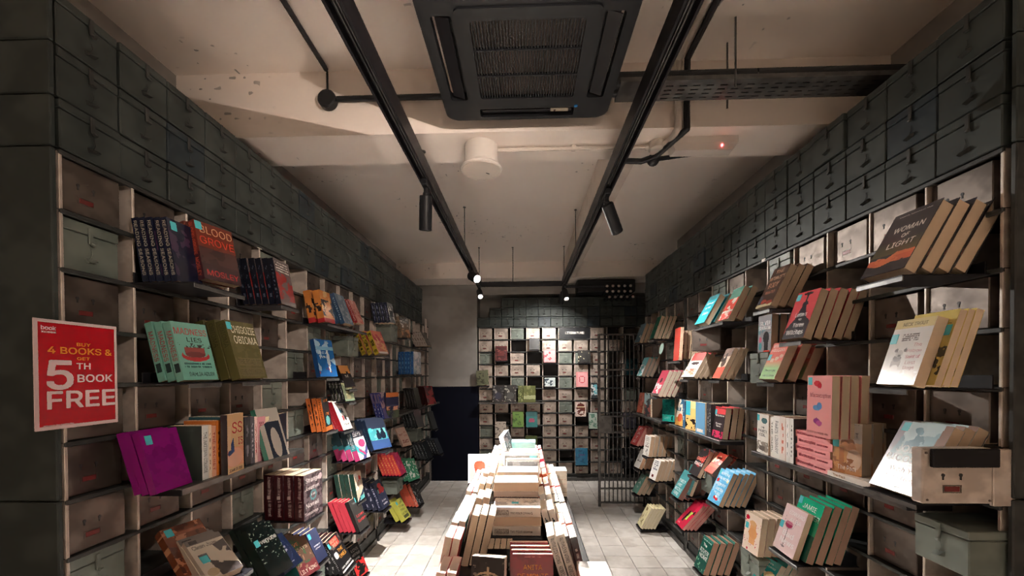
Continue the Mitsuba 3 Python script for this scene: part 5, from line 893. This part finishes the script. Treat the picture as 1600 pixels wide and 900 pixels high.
for gs, lab in LEDGES:
    side = 1 if gs[0][0] == 'L' else -1; W0 = -1.296 if side > 0 else 1.316
    ys, zs, xs = [], [], []
    for g in gs:
        pos, ey, F = corner[g]; th = math.radians(F['th']); ex = np.array([math.cos(th), math.sin(th), 0])
        q = pos + ex * F['w']
        ys += [pos[1], q[1]]; xs += [pos[0], q[0]]
        zs.append(pos[2] - F['t'] * math.sin(math.radians(max(F['lean'], 0))) - .001)
    x1 = (max(xs) if side > 0 else min(xs)); y0, y1, z = min(ys) - .006, max(ys) + .012, min(zs)
    y0 = max(y0, 1.135 if side > 0 else 1.188)
    if side > 0: x0, xx = W0, x1 + .004
    else: x0, xx = x1 - .004, W0
    t = thing('display_ledge', lab, 'ledge')
    put('plate', mikit.ply(cbox(xx - x0, y1 - y0, .004, .001, (x0, y0, z - .0045)), 'black_metal'), t)
    put('front_lip', mikit.ply(cbox(.004, y1 - y0, .014, .001, ((xx - .004) if side > 0 else x0, y0, z - .018)), 'grey_metal'), t)
    put('back_hook', mikit.ply(cbox(.004, y1 - y0 - .02, .04, .001, (W0 - (0 if side > 0 else .004), y0 + .01, z - .004)), 'black_metal'), t)

# upright spines on the long shelves: (y, thickness, height, depth, spine colour, near cover colour, description, text, text colour)
def upright_row(x_front, z, facing, items):
    for y, t, h, d, sc, cc, desc, s, tc in items:
        bk = Book(d, h, t, cc if facing < 0 else sc, spine=sc, back=cc if facing > 0 else sc, spine_text=(s, .12, .88, .5, tc) if s else None, spine_art=() if s else [('t', .3, .15, .7, .85, 22, tc)], res=8, gloss=False)
        # spine toward the aisle: local -x is the aisle side
        if facing > 0:    # left wall: aisle is +x, so local x -> -x ; local y -> -y
            m = pose((x_front, y + t, z), 180)
        else:             # right wall: local x -> +x, local y -> +y
            m = pose((x_front, y, z), 0)
        bk.put(m, desc)
upright_row(-1.165, 1.0995, 1, [
    (1.4573, 0.0309, 0.1965, 0.125, (196, 200, 198), (48, 56, 54), 'pale grey spined book, dark cover toward the entrance, first in the upright row', 'THE ARTISAN COURSE', (70, 80, 80)),
    (1.489, 0.0148, 0.1958, 0.12, (226, 210, 186), (200, 180, 150), 'cream spine, second in the upright row', '', (120, 90, 70)),
    (1.5045, 0.0215, 0.1899, 0.12, (226, 170, 140), (190, 140, 110), 'pink beige spine, third in the upright row', 'THE SECRET', (160, 60, 60)),
    (1.5273, 0.0256, 0.2075, 0.125, (214, 126, 56), (200, 120, 60), 'orange spine, fourth in the upright row', '', (120, 60, 20)),
    (1.554, 0.0178, 0.2197, 0.128, (36, 70, 80), (40, 76, 86), 'dark teal spine, fifth in the upright row', '', (150, 180, 180)),
    (1.5727, 0.0183, 0.2202, 0.12, (130, 150, 155), (110, 130, 134), 'silver teal spine, sixth in the upright row', '', (40, 60, 66)),
    (1.6865, 0.0354, 0.2048, 0.12, (26, 26, 32), (22, 22, 26), 'black spine just right of the red lettered orange novel', '', (90, 90, 100)),
    (1.7226, 0.0263, 0.2015, 0.12, (60, 60, 70), (50, 50, 60), 'dark grey spine beside the black one', '', (150, 150, 160)),
    (1.7497, 0.0184, 0.1991, 0.12, (230, 205, 200), (220, 190, 186), 'thin white pink spine in the upright row', '', (170, 70, 80)),
    (1.7689, 0.0549, 0.1951, 0.12, (206, 150, 160), (190, 130, 140), 'broad pink spine with maroon lettering in the upright row', 'BLESSED STAR', (110, 34, 50)),
    (1.8246, 0.0272, 0.1907, 0.12, (226, 214, 180), (206, 190, 160), 'ivory spine right of the broad pink one', 'THE HOTEL', (60, 50, 40)),
    (1.8524, 0.0256, 0.179, 0.12, (120, 124, 126), (100, 104, 106), 'mid grey spine near the end of the upright row', '', (40, 40, 44)),
    (1.8787, 0.0288, 0.173, 0.12, (170, 170, 165), (150, 150, 146), 'light grey spine last in the upright row', '', (60, 60, 64)),
])
upright_row(1.178, 1.0735, -1, [
    (2.0128, 0.02, 0.1865, 0.11, (240, 238, 232), (236, 232, 226), 'white spine nearest the street photograph book', 'THE GIRL', (70, 66, 66)),
    (1.9899, 0.0221, 0.1919, 0.11, (240, 238, 232), (236, 232, 226), 'white spine, second after the street photograph book', 'THE GIRL', (70, 66, 66)),
    (1.9433, 0.0458, 0.1985, 0.12, (240, 238, 232), (230, 226, 220), 'thick white spine with grey print in the white row', 'PARIS LIBRARY', (110, 110, 112)),
    (1.8985, 0.0441, 0.2003, 0.12, (236, 226, 218), (206, 150, 130), 'white spined book with a pinkish cover in the white row', '', (200, 120, 100)),
    (1.8741, 0.0217, 0.1983, 0.12, (242, 240, 236), (236, 232, 228), 'thin white spine before the last of the white row', '', (120, 120, 120)),
    (1.8435, 0.0276, 0.1985, 0.125, (242, 240, 236), (44, 48, 50), 'white spine with black cover, last of the white row', '', (120, 120, 120)),  # dark near cover: the shade on it is put into its colour
])
upright_row(1.185, 1.0665, -1, [
    (3.0883, 0.0424, 0.2013, 0.12, (50, 90, 120), (60, 100, 130), 'thin blue spine left of the leaping figures', '', (180, 200, 210)),
    (2.7182, 0.0287, 0.2096, 0.12, (36, 36, 40), (34, 34, 38), 'black spine, first left of the black novel with red top', '', (150, 150, 150)),
    (2.6902, 0.0271, 0.2117, 0.12, (40, 40, 46), (34, 34, 38), 'black spine, second left of the black novel with red top', '', (150, 150, 150)),
    (2.6611, 0.0283, 0.2097, 0.12, (32, 32, 36), (34, 34, 38), 'black spine touching the black novel with red top', '', (150, 150, 150)),
])
upright_row(1.182, 1.0605, -1, [(3.86, .022, .19, .13, (225, 215, 200), (90, 75, 62), 'pale spine standing between the cream cover and teal cover near the gate', '', (90, 80, 70))])
upright_row(-1.165, 1.1085, 1, [(3.58, .045, .20, .13, (215, 150, 135), (190, 120, 105), 'pink spine standing right of the landscape cover', '', (120, 50, 50)), (3.66, .05, .19, .13, (110, 165, 170), (80, 130, 135), 'teal spine last on the shelf of blue spines', '', (40, 70, 80))])

# ---------------------------------------------------------------- far unit: books shown face out
def far_book(x0, x1, z0, z1, desc, cover, art=(), texts=(), t=.025, lean=6, n=1, roll=0, y=5.60, ledge=True, spine=None, **k):
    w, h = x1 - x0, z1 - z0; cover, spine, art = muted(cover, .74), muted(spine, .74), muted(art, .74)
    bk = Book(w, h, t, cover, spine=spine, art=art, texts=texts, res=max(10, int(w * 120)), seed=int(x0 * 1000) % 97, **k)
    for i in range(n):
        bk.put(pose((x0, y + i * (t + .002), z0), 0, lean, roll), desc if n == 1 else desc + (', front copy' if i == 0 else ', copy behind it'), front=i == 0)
    if ledge:
        g = thing('display_ledge', 'ledge under the ' + desc.replace(' on the far unit', ''), 'ledge')
        yb, zb = y - .005, z0 - t * math.sin(math.radians(lean)) - .001
        put('plate', mikit.ply(cbox(w + .004, 5.672 - yb, .004, .001, (x0 - .002, yb, zb - .004)), 'black_metal'), g)
        put('front_lip', mikit.ply(cbox(w + .004, .003, .010, .001, (x0 - .002, yb, zb - .014)), 'black_metal'), g)
far_book(-0.388,-0.231,1.652,1.850,'dark red ornate book on the far unit',(96, 22, 26),art=[('r',.1,.08,.9,.92,(70,16,20)),('e',.5,.5,.3,.2,(110,34,34)),('n',(150,70,66),9,.62,.05,.95)])
far_book(0.072,0.210,1.799,1.954,'small black book with grey lettering on the far unit',(36, 36, 40),texts=[('DARK',.5,.55,.12,.6,(200,200,200)),('AGE',.5,.35,.12,.5,(200,200,200))])
far_book(0.265,0.429,1.622,1.797,'pink classic with a red figure beside the LITERATURE sign column',(250, 150, 156),art=[('r',.1,.08,.9,.92,(255,176,180)),('e',.5,.72,.12,.10,(206,50,66)),('n',(214,70,86),7,.55,.15,.7)])
far_book(0.276,0.423,1.297,1.417,'pale blue book with a dark animal sketch on the far unit',(214, 226, 230),art=[('n',(50,70,86),6,.55,.1,.9)])
far_book(0.702,0.862,1.288,1.492,'pink classic with a red border nearest the gate',(250, 160, 164),art=[('r',.14,.1,.9,.9,(255,180,184)),('e',.5,.5,.26,.24,(232,90,104)),('e',.5,.5,.20,.18,(255,190,190))])
far_book(0.729,0.897,1.618,1.784,'black book with gold ornaments right of the LITERATURE sign',(40, 40, 38),art=[('n',(190,186,150),8,.62,.1,.9)],sticker=(.02,.98))
far_book(-0.643,-0.476,1.315,1.518,'olive green leather book at the far unit corner by the navy panel',(112, 118, 92),art=[('n',(60,64,50),7,.55,.1,.85)],spine=(100,106,84),roll=-4)
far_book(-0.430,-0.275,1.084,1.320,'black ornate hardcover on the far shelf, corner side',(44, 46, 50),art=[('r',.06,.04,.94,.96,(52,54,58)),('n',(170,170,165),8,.62,.05,.95),('e',.5,.38,.3,.2,(60,66,90))],ledge=False,lean=3)
far_book(-0.268,-0.106,1.084,1.319,'black ornate hardcover on the far shelf, beside the olive one',(46, 48, 50),art=[('r',.06,.04,.94,.96,(54,56,58)),('n',(180,180,172),8,.60,.05,.95),('e',.5,.4,.3,.2,(80,86,88))],ledge=False,lean=3)
far_book(-0.010,0.153,1.084,1.310,'olive gold hardcover on the far shelf',(110, 120, 62),art=[('r',.0,.18,1,.42,(196,206,150)),('n',(140,148,90),6,.55,.4,1)],ledge=False,lean=3)
far_book(-0.084,-0.013,1.084,1.311,'olive spine standing on the far shelf beside the black ornate covers',(96, 106, 50),art=[('n',(150,160,100),5,.55,0,1)],ledge=False,lean=3)
far_book(0.907,0.985,1.138,1.345,'turquoise picture book on the far unit touching the gate',(60, 70, 74),art=[('r',.4,.2,.95,.9,(90,190,210)),('n',(230,236,236),5,.5,.2,.9)])
far_book(0.692,0.834,0.889,1.087,'cream book with a brown oval on the far unit',(248, 222, 210),art=[('e',.5,.5,.4,.42,(120,56,46)),('r',.2,.6,.8,.68,(250,226,180)),('n',(250,230,220),6,.55,.2,.5)])
far_book(0.871,0.984,0.724,0.939,'pale mint book on the far unit beside the gate lock',(206, 226, 212),art=[('n',(110,160,140),5,.55,.1,.9)])
far_book(-0.160,-0.011,0.748,0.960,'leaf green book on the far unit',(122, 170, 76),art=[('r',.08,.06,.92,.94,(132,182,84)),('n',(84,124,56),6,.57,.1,.8)])
far_book(0.022,0.176,0.748,0.960,'teal book with a pink blot on the far unit',(50, 146, 150),art=[('r',0,.66,1,.68,(40,110,116)),('e',.5,.42,.28,.14,(206,96,130)),('r',0,.68,1,1,(56,120,124))])
far_book(-0.400,-0.251,0.596,0.822,'cream book with fine line drawing on the far unit',(216, 204, 190),art=[('n',(120,110,104),9,.6,.1,.9)])
far_book(0.011,0.174,0.430,0.630,'dark moss green book low on the far unit',(66, 82, 32),art=[('r',.1,.1,.9,.9,(72,90,36))])
far_book(0.689,0.854,0.231,0.460,'bright blue book low on the far unit',(40, 140, 190),art=[('e',.5,.6,.3,.06,(90,110,170)),('n',(30,110,160),6,.58,.1,.9)])
far_book(1.357,1.528,1.446,1.668,'dark teal book behind the gate bars',(24, 66, 76),art=[('n',(60,110,120),4,.58,0,1)])
far_book(1.338,1.501,0.731,0.929,'dark violet book behind the gate bars',(66, 64, 80),art=[('n',(110,108,124),3,.55,0,1)])
far_book(1.311,1.525,0.205,0.464,'black folder hanging behind the gate bars',(30, 32, 34),art=[('n',(110,114,116),6,.6,.3,.7)])

# ---------------------------------------------------------------- the table of books
t = thing('display_table', 'black tiered display table down the middle buried under books', 'table')
put('top', mikit.ply(cbox(.66, 1.96, .04, .004, (-.365, 1.20, .575)), 'black_plastic'), t)
put('centre_riser', mikit.ply(cbox(.215, 1.46, .195, .004, (-.142, 1.665, .615)), 'black_plastic'), t)
put('side_riser', mikit.ply(cbox(.145, 1.80, .115, .004, (-.29, 1.34, .615)), 'black_plastic'), t)
put('side_riser', mikit.ply(cbox(.10, 1.75, .085, .004, (.078, 1.40, .615)), 'black_plastic'), t)
for x in (-.34, .245):
    for y in (1.24, 3.08): put('leg', mikit.ply(cbox(.05, .05, .575, .003, (x, y, .0005)), 'black_plastic'), t)
for y in (1.25, 3.10): put('apron', mikit.ply(cbox(.54, .02, .12, .003, (-.29, y, .455)), 'black_plastic'), t)
PAL = [(240, 236, 228), (206, 60, 66), (230, 214, 190), (60, 110, 116), (226, 130, 70), (40, 42, 48), (236, 200, 190), (120, 40, 44), (196, 190, 180), (232, 226, 214), (90, 96, 100)]
ORDS = ['first', 'second', 'third', 'fourth', 'fifth', 'sixth', 'seventh', 'eighth', 'ninth', 'tenth', 'eleventh', 'twelfth', 'thirteenth']
trng = random.Random(11)
def left_rank(name, i, y, x_top, z_top, n, step, h, w, t, lean, cover, page=(216, 196, 170)):
    bk = Book(w, h, t, cover, spine=cover, page=page, res=12, seed=i, art=[('n', tuple(int(c * .7) for c in cover), 4, .55, 0, 1)])
    s, c = math.sin(math.radians(lean)), math.cos(math.radians(lean))
    for j in range(n):
        dh = trng.uniform(-.003, .003)
        bk.put(pose((x_top - h * s + j * step, y + w + trng.uniform(-.006, .006), z_top - h * c + dh), -90, lean), 'cream paged book, %s rank of the %s, %s from aisle' % (ORDS[i], name, ORDS[j]))
def right_rank(name, i, y, x_top, z_top, n, step, h, w, t, lean, cover, spine_text=None, page=(220, 206, 184)):
    bk = Book(w, h, t, cover, spine=cover, page=page, res=12, seed=i + 30, art=[('n', tuple(int(c * .75) for c in cover), 4, .55, 0, 1)], spine_text=spine_text, spine_art=() if spine_text else [('t', .3, .15, .7, .85, 10, tuple(int(255 - c) for c in cover))])
    s, c = math.sin(math.radians(lean)), math.cos(math.radians(lean))
    for j in range(n):
        bk.put(pose((x_top + h * s - (n - 1 - j) * step, y + trng.uniform(-.006, .006), z_top - h * c), 90, lean), 'spine out book, %s rank of the %s, %s from middle' % (ORDS[i], name, ORDS[j]))
# sign side of the table, inner tier
for i, (y, x, z, n, col) in enumerate([(1.593, -.205, .932, 3, (70, 44, 38)), (1.82, -.214, .932, 2, (226, 222, 214)), (2.02, -.222, .945, 2, (64, 42, 36)), (2.22, -.222, .945, 2, (232, 228, 220)), (2.40, -.222, .945, 2, (220, 214, 206)), (2.58, -.222, .945, 3, (236, 232, 226)), (2.76, -.222, .945, 3, (214, 120, 110)), (2.94, -.222, .945, 2, (230, 226, 220))]):
    left_rank('inner sign side table tier', i, y, x, z, n, .0315, .205, .135, .028, 13, col)
for i in range(11):
    y = 1.535 + .145 * i
    left_rank('outer sign side table tier', i, y, -.300, .866 + (.01 if i % 3 == 1 else 0), 2, .031, .20, .128, .028, 12, PAL[(i * 3) % len(PAL)] if i else (226, 110, 110), page=(232, 214, 196) if i < 1 else (226, 214, 196))
for j in range(2):
    bk = Book(.13, .19, .032, (226, 120, 130), page=(240, 214, 200), res=10)
    bk.put(pose((-.335 + j * .036, 1.52, .618), -90, 10), 'thick pale pink paged book at the table\'s near corner, %s from the aisle' % ORDS[j])
for j in range(4):
    bk = Book(.13, .17, .034, [(240, 220, 210), (226, 150, 140), (238, 228, 214), (206, 90, 90)][j], page=(238, 216, 200), res=10)
    bk.put(T().translate([-.345, 1.375, .755 - .035 * j]).rotate([0, 0, 1], -90 + 4 * (j % 2)).rotate([1, 0, 0], -90), 'pale book lying flat at the table\'s near sign side corner, %s from the top' % ORDS[j])
# gate side of the table
right_rank('inner gate side table tier', 0, 1.47, .138, .905, 2, .033, .21, .135, .028, 17, (240, 232, 222), ('RUTHLESS VOWS   REBECCA ROSS', .06, .95, .5, (40, 36, 36)))
for i, (y, x, z, n, col) in enumerate([(1.72, .10, .915, 2, (226, 214, 204)), (1.90, .10, .925, 2, (236, 230, 222)), (2.08, .10, .925, 2, (120, 60, 50)), (2.26, .10, .93, 3, (214, 96, 56)), (2.44, .10, .93, 2, (232, 228, 222)), (2.62, .10, .94, 3, (206, 44, 84)), (2.80, .10, .94, 2, (236, 232, 226)), (2.98, .10, .94, 2, (196, 30, 44))]):
    right_rank('inner gate side table tier', i + 1, y, x + .02, z, n, .030, .205, .135, .026, 15, col)
for i in range(9):
    y = 1.56 + .15 * i
    right_rank('outer gate side table tier', i, y, .195, .862 - .002 * i, 2, .030, .20, .13, .027, 13, [(60, 58, 60), (226, 120, 110), (238, 232, 226), (66, 68, 72), (46, 50, 56), (206, 40, 50), (232, 226, 218), (226, 130, 80), (220, 214, 206)][i])
for j in range(5):
    bk = Book(.13, .105, .026, [(214, 208, 200), (226, 140, 132), (206, 76, 78), (226, 130, 122), (30, 26, 28)][j], page=(214, 190, 172), res=10)
    bk.put(T().translate([.185, 1.49, .800 - .028 * j]).rotate([0, 0, 1], -90).rotate([1, 0, 0], -90), 'flat book in the table\'s small near gate side stack, %s from the top' % ORDS[j])
for j in range(6):
    bk = Book(.13, .095, .030, PAL[(j * 2) % 11], page=(226, 214, 196), res=10)
    bk.put(T().translate([.200, 3.02, .795 - .0305 * j]).rotate([0, 0, 1], -90).rotate([1, 0, 0], -90), 'flat book in the far gate side stack on the table, %s from the top' % ORDS[j])
# middle stacks, spines or fore-edges toward the entrance
def stack(x0, x1, y, z_top, specs, name, d=.13):
    z = z_top
    for j, (tk, cover, edge, txt) in enumerate(specs):
        w, h = d, x1 - x0
        art = [('n', tuple(int(c * .8) for c in cover), 6, .58, 0, 1), ('n', tuple(int(c * .88) for c in cover), 11, .6, 0, 1)] if j == 0 else ()
        bk = Book(w, h, tk, cover, spine=cover, page=(214, 186, 160), res=30 if j == 0 else 10, art=art, sticker=(.4, .62) if j == 0 and txt else None)
        a = trng.uniform(-2, 2)
        if edge:  m = T().translate([x0, y + w, z]).rotate([0, 0, 1], -90 + a).rotate([1, 0, 0], -90)
        else:     m = T().translate([x1, y, z]).rotate([0, 0, 1], 90 + a).rotate([1, 0, 0], -90)
        k = bk.put(m, 'book lying in the %s, %s from the top' % (name, ORDS[j]))
        if txt and not edge:
            big, small = txt
            parts = [text_c(big[0], h * .19, tk * .66, tk * .26, h * .30), text_c(big[1], h * .19, tk * .34, tk * .30, h * .30), text_c(small, h * .60, tk * .45, tk * .24, h * .46)]
            mm = tr(cat(*parts), rx=90, at=(0, 0, -tk)); 
            k['extra'].append(moved(vc(mm, (86, 62, 50), 'print_satin'), T().translate([x0, y - .0006, z]).rotate([0, 0, 1], a)))
        z -= tk + .0012
CRM = (238, 226, 212)
FS = (('WINSTON', 'GRAHAM'), 'THE FOUR SWANS')
stack(-.134, .064, 1.69, .927, [(.037, CRM, False, FS), (.038, CRM, True, None), (.037, CRM, False, FS)], 'nearest middle stack')
stack(-.140, .060, 1.845, .990, [(.040, (240, 236, 230), True, None), (.024, (206, 186, 172), False, None), (.034, (70, 58, 60), False, None), (.038, CRM, True, None), (.036, CRM, True, None)], 'second middle stack')
stack(-.131, .069, 2.02, .996, [(.030, (240, 238, 232), True, None), (.036, CRM, True, None), (.036, (214, 206, 196), False, None), (.036, CRM, True, None), (.036, CRM, True, None)], 'third middle stack')
stack(-.128, .072, 2.46, .960, [(.036, (236, 232, 226), True, None), (.036, (150, 156, 160), False, None), (.036, CRM, True, None), (.036, (210, 200, 190), False, None)], 'fourth middle stack behind the framed covers')
stack(-.10, .085, 2.64, .975, [(.034, (232, 236, 236), False, None), (.036, (90, 30, 40), False, None), (.046, (210, 206, 200), True, None), (.044, CRM, True, None)], 'fifth middle stack toward the far end')
stack(-.095, .075, 2.86, 1.000, [(.040, (120, 170, 170), False, None), (.040, (226, 228, 226), False, None), (.040, (150, 40, 50), False, None), (.066, CRM, True, None)], 'far middle stack under a teal book')
for j, (x0, y, w, z1) in enumerate([(-.103, 2.24, .183, 1.010), (-.125, 2.385, .212, 1.016)]):
    bk = Book(w, .197, .04, (226, 222, 216), page=(226, 218, 206), res=40, art=[('r', .06, .05, .95, .93, (96, 96, 100) if j == 0 else (120, 116, 112)), ('n', (140, 138, 140), 8, .58, .05, .93)] + ([('r', .72, .74, .93, .93, (110, 190, 200))] if j else []))
    bk.put(pose((x0, y, z1 - .196), 0, 3), ('front' if j == 0 else 'rear') + ' framed grey cover standing upright among the middle stacks')
bk = Book(.13, .20, .034, (130, 134, 142), spine=(150, 152, 158), res=20, art=[('n', (226, 226, 230), 7, .5, 0, 1)], spine_art=[('n', (230, 230, 232), 5, .5, 0, 1)])
bk.put(pose((-.095, 2.78, .868), 75, 10, -14), 'silver grey book tilted up on its edge at the far end of the table')
bk = Book(.135, .18, .03, (226, 224, 222), res=40, art=[('r', .08, .06, .94, .93, (176, 172, 170)), ('e', .55, .62, .26, .16, (232, 70, 50)), ('p', [(.3, .55), (.85, .55), (.65, .2), (.45, .18)], (226, 64, 48))])
bk.put(pose((-.36, 2.60, .785), 0, 4), 'white framed cover with a red figure standing on the table\'s aisle edge')
put('book_support', mikit.ply(cbox(.09, .08, .164, .003, (-.36, 2.602, .6155)), 'black_plastic'), label='black block on the table under the red figure cover', category='stand')
# the near front of the table
AN = Book(.142, .215, .026, (128, 18, 40), spine=(110, 16, 36), back=(96, 14, 30), page=(206, 170, 150), res=60, art=[('e', .5, .40, .42, .30, (176, 60, 34)), ('e', .5, .34, .30, .2, (190, 84, 36)), ('n', (110, 14, 34), 6, .6, 0, 1), ('t', .3, .95, .7, .965, 1, (190, 110, 110))],
          texts=[('ANITA', .5, .80, .075, .46, (232, 150, 50)), ('DE MONTE', .5, .665, .075, .74, (232, 150, 50)), ('LAUGHS LAST', .5, .53, .072, .9, (232, 150, 50)), ('a novel', .5, .2, .03, .2, (226, 150, 120))])
for j in range(4):
    AN.put(pose((-.045 - .004 * j, 1.405 + j * .031, .634 + .0015 * j), 0, 9), 'dark red novel with orange capitals at the table\'s near end, ' + ('front copy' if j == 0 else '%s from the front' % ORDS[j]), 'dark red novels', front=True)
put('book_rest', mikit.ply(cbox(.15, .15, .012, .002, (-.05, 1.41, .6155)), 'black_metal'), label='thin black rest under the dark red novels', category='stand')
SD = Book(.115, .17, .042, (34, 30, 32), spine=(150, 130, 120), back=(140, 110, 96), page=(236, 226, 214), res=44, art=[('e', .5, .60, .40, .12, (196, 170, 140)), ('e', .5, .60, .34, .08, (34, 30, 32)), ('r', .48, .42, .54, .82, (196, 170, 140)), ('e', .5, .6, .25, .06, (196, 170, 140)), ('n', (120, 110, 104), 9, .68, 0, 1)])
SD.put(pose((-.188, 1.375, .688), -10, 10), 'dark book with a pale eye shaped emblem at the table\'s near end')
put('book_rest', mikit.ply(cbox(.13, .13, .060, .002, (-.185, 1.36, .6155)), 'black_metal'), label='black rest under the eye emblem book', category='stand')
for j in range(4):
    bk = Book(.10, .20, .022, (20, 20, 24), res=10, spine_art=[('t', .3, .5, .7, .9, 12, (140, 140, 140))])
    bk.put(pose((-.05 - j * .0235, 1.555, .6155), 90, 0), 'black spined book in the gap before the nearest middle stack, %s from the red novels' % ORDS[j])

# ---------------------------------------------------------------- small details
for j in range(5):      # the pink stack on the long gate side shelf
    bk = Book(.125, .205, .0300, (250, 176, 176), spine=(250, 170, 172), page=(170, 128, 108), res=10)
    y0 = 1.845 - .012 * (j % 2)
    m = T().translate([1.187, y0, 1.2275 - .0308 * j]).rotate([0, 0, 1], 0).rotate([1, 0, 0], 90).rotate([0, 0, 1], 0)
    # lying flat, spine toward the aisle, head toward the entrance
    m = T().translate([1.187, y0, 1.2275 - .0308 * j]).rotate([0, 0, 1], 0).rotate([0, 1, 0], 0) @ T([[1, 0, 0, 0], [0, 0, -1, 0], [0, -1, 0, 0], [0, 0, 0, 1]])
    k = bk.put(m, 'pink book lying flat in the stack under the butterfly covers, %s from the top' % ORDS[j])
    tx = tr(text_c('Misconception', .062, .015, .013, .10), rx=90); tx = cat(tx, tr(text_c('REBECCA FREEBORN', .152, .015, .006, .06), rx=90))
    k['extra'].append(moved(vc(tx, (140, 40, 60), 'print_satin'), T().translate([1.1868, y0, 1.2275 - .0308 * j - .030]).rotate([0, 0, 1], -90)))
bk = Book(.125, .20, .0200, (244, 236, 226), page=(170, 140, 116), res=10)
k = bk.put(T().translate([1.186, 1.652, 1.0942]) @ T([[1, 0, 0, 0], [0, 0, -1, 0], [0, -1, 0, 0], [0, 0, 0, 1]]), 'white book lying flat under the warm romance paperbacks')
k['extra'].append(moved(vc(tr(text_c('The Pact', .06, .010, .009, .06), rx=90), (190, 150, 120), 'print_satin'), T().translate([1.1858, 1.652, 1.0742]).rotate([0, 0, 1], -90)))
# leaf shaped tag hanging beside the tall red book
t = thing('paper_tag', 'pale leaf shaped tag on a string beside the tall red book', 'tag')
leaf = sg.Point(0, 0).buffer(1, 16); lm = plate(leaf, 0, .002); lm.apply_transform(np.diag([.018, .045, 1, 1]))
put('leaf', moved(vc(lm, (150, 176, 168)), T().translate([1.085, 3.30, 1.665]).rotate([0, 0, 1], -60).rotate([0, 1, 0], 20).rotate([1, 0, 0], 90)), t)
put('string', vc(tube([(1.085, 3.30, 1.708), (1.10, 3.26, 1.77), (1.135, 3.20, 1.80)], .0015, 6), (90, 70, 66)), t)
# white card at the far end of the sign side lockers
put('note_card', vc(cbox(.004, .10, .18, .001, (-1.29, 5.36, 2.02)), (206, 196, 186)), label='white card on the last pigeonholes under the lockers by the grey wall', category='card')
finish_books()
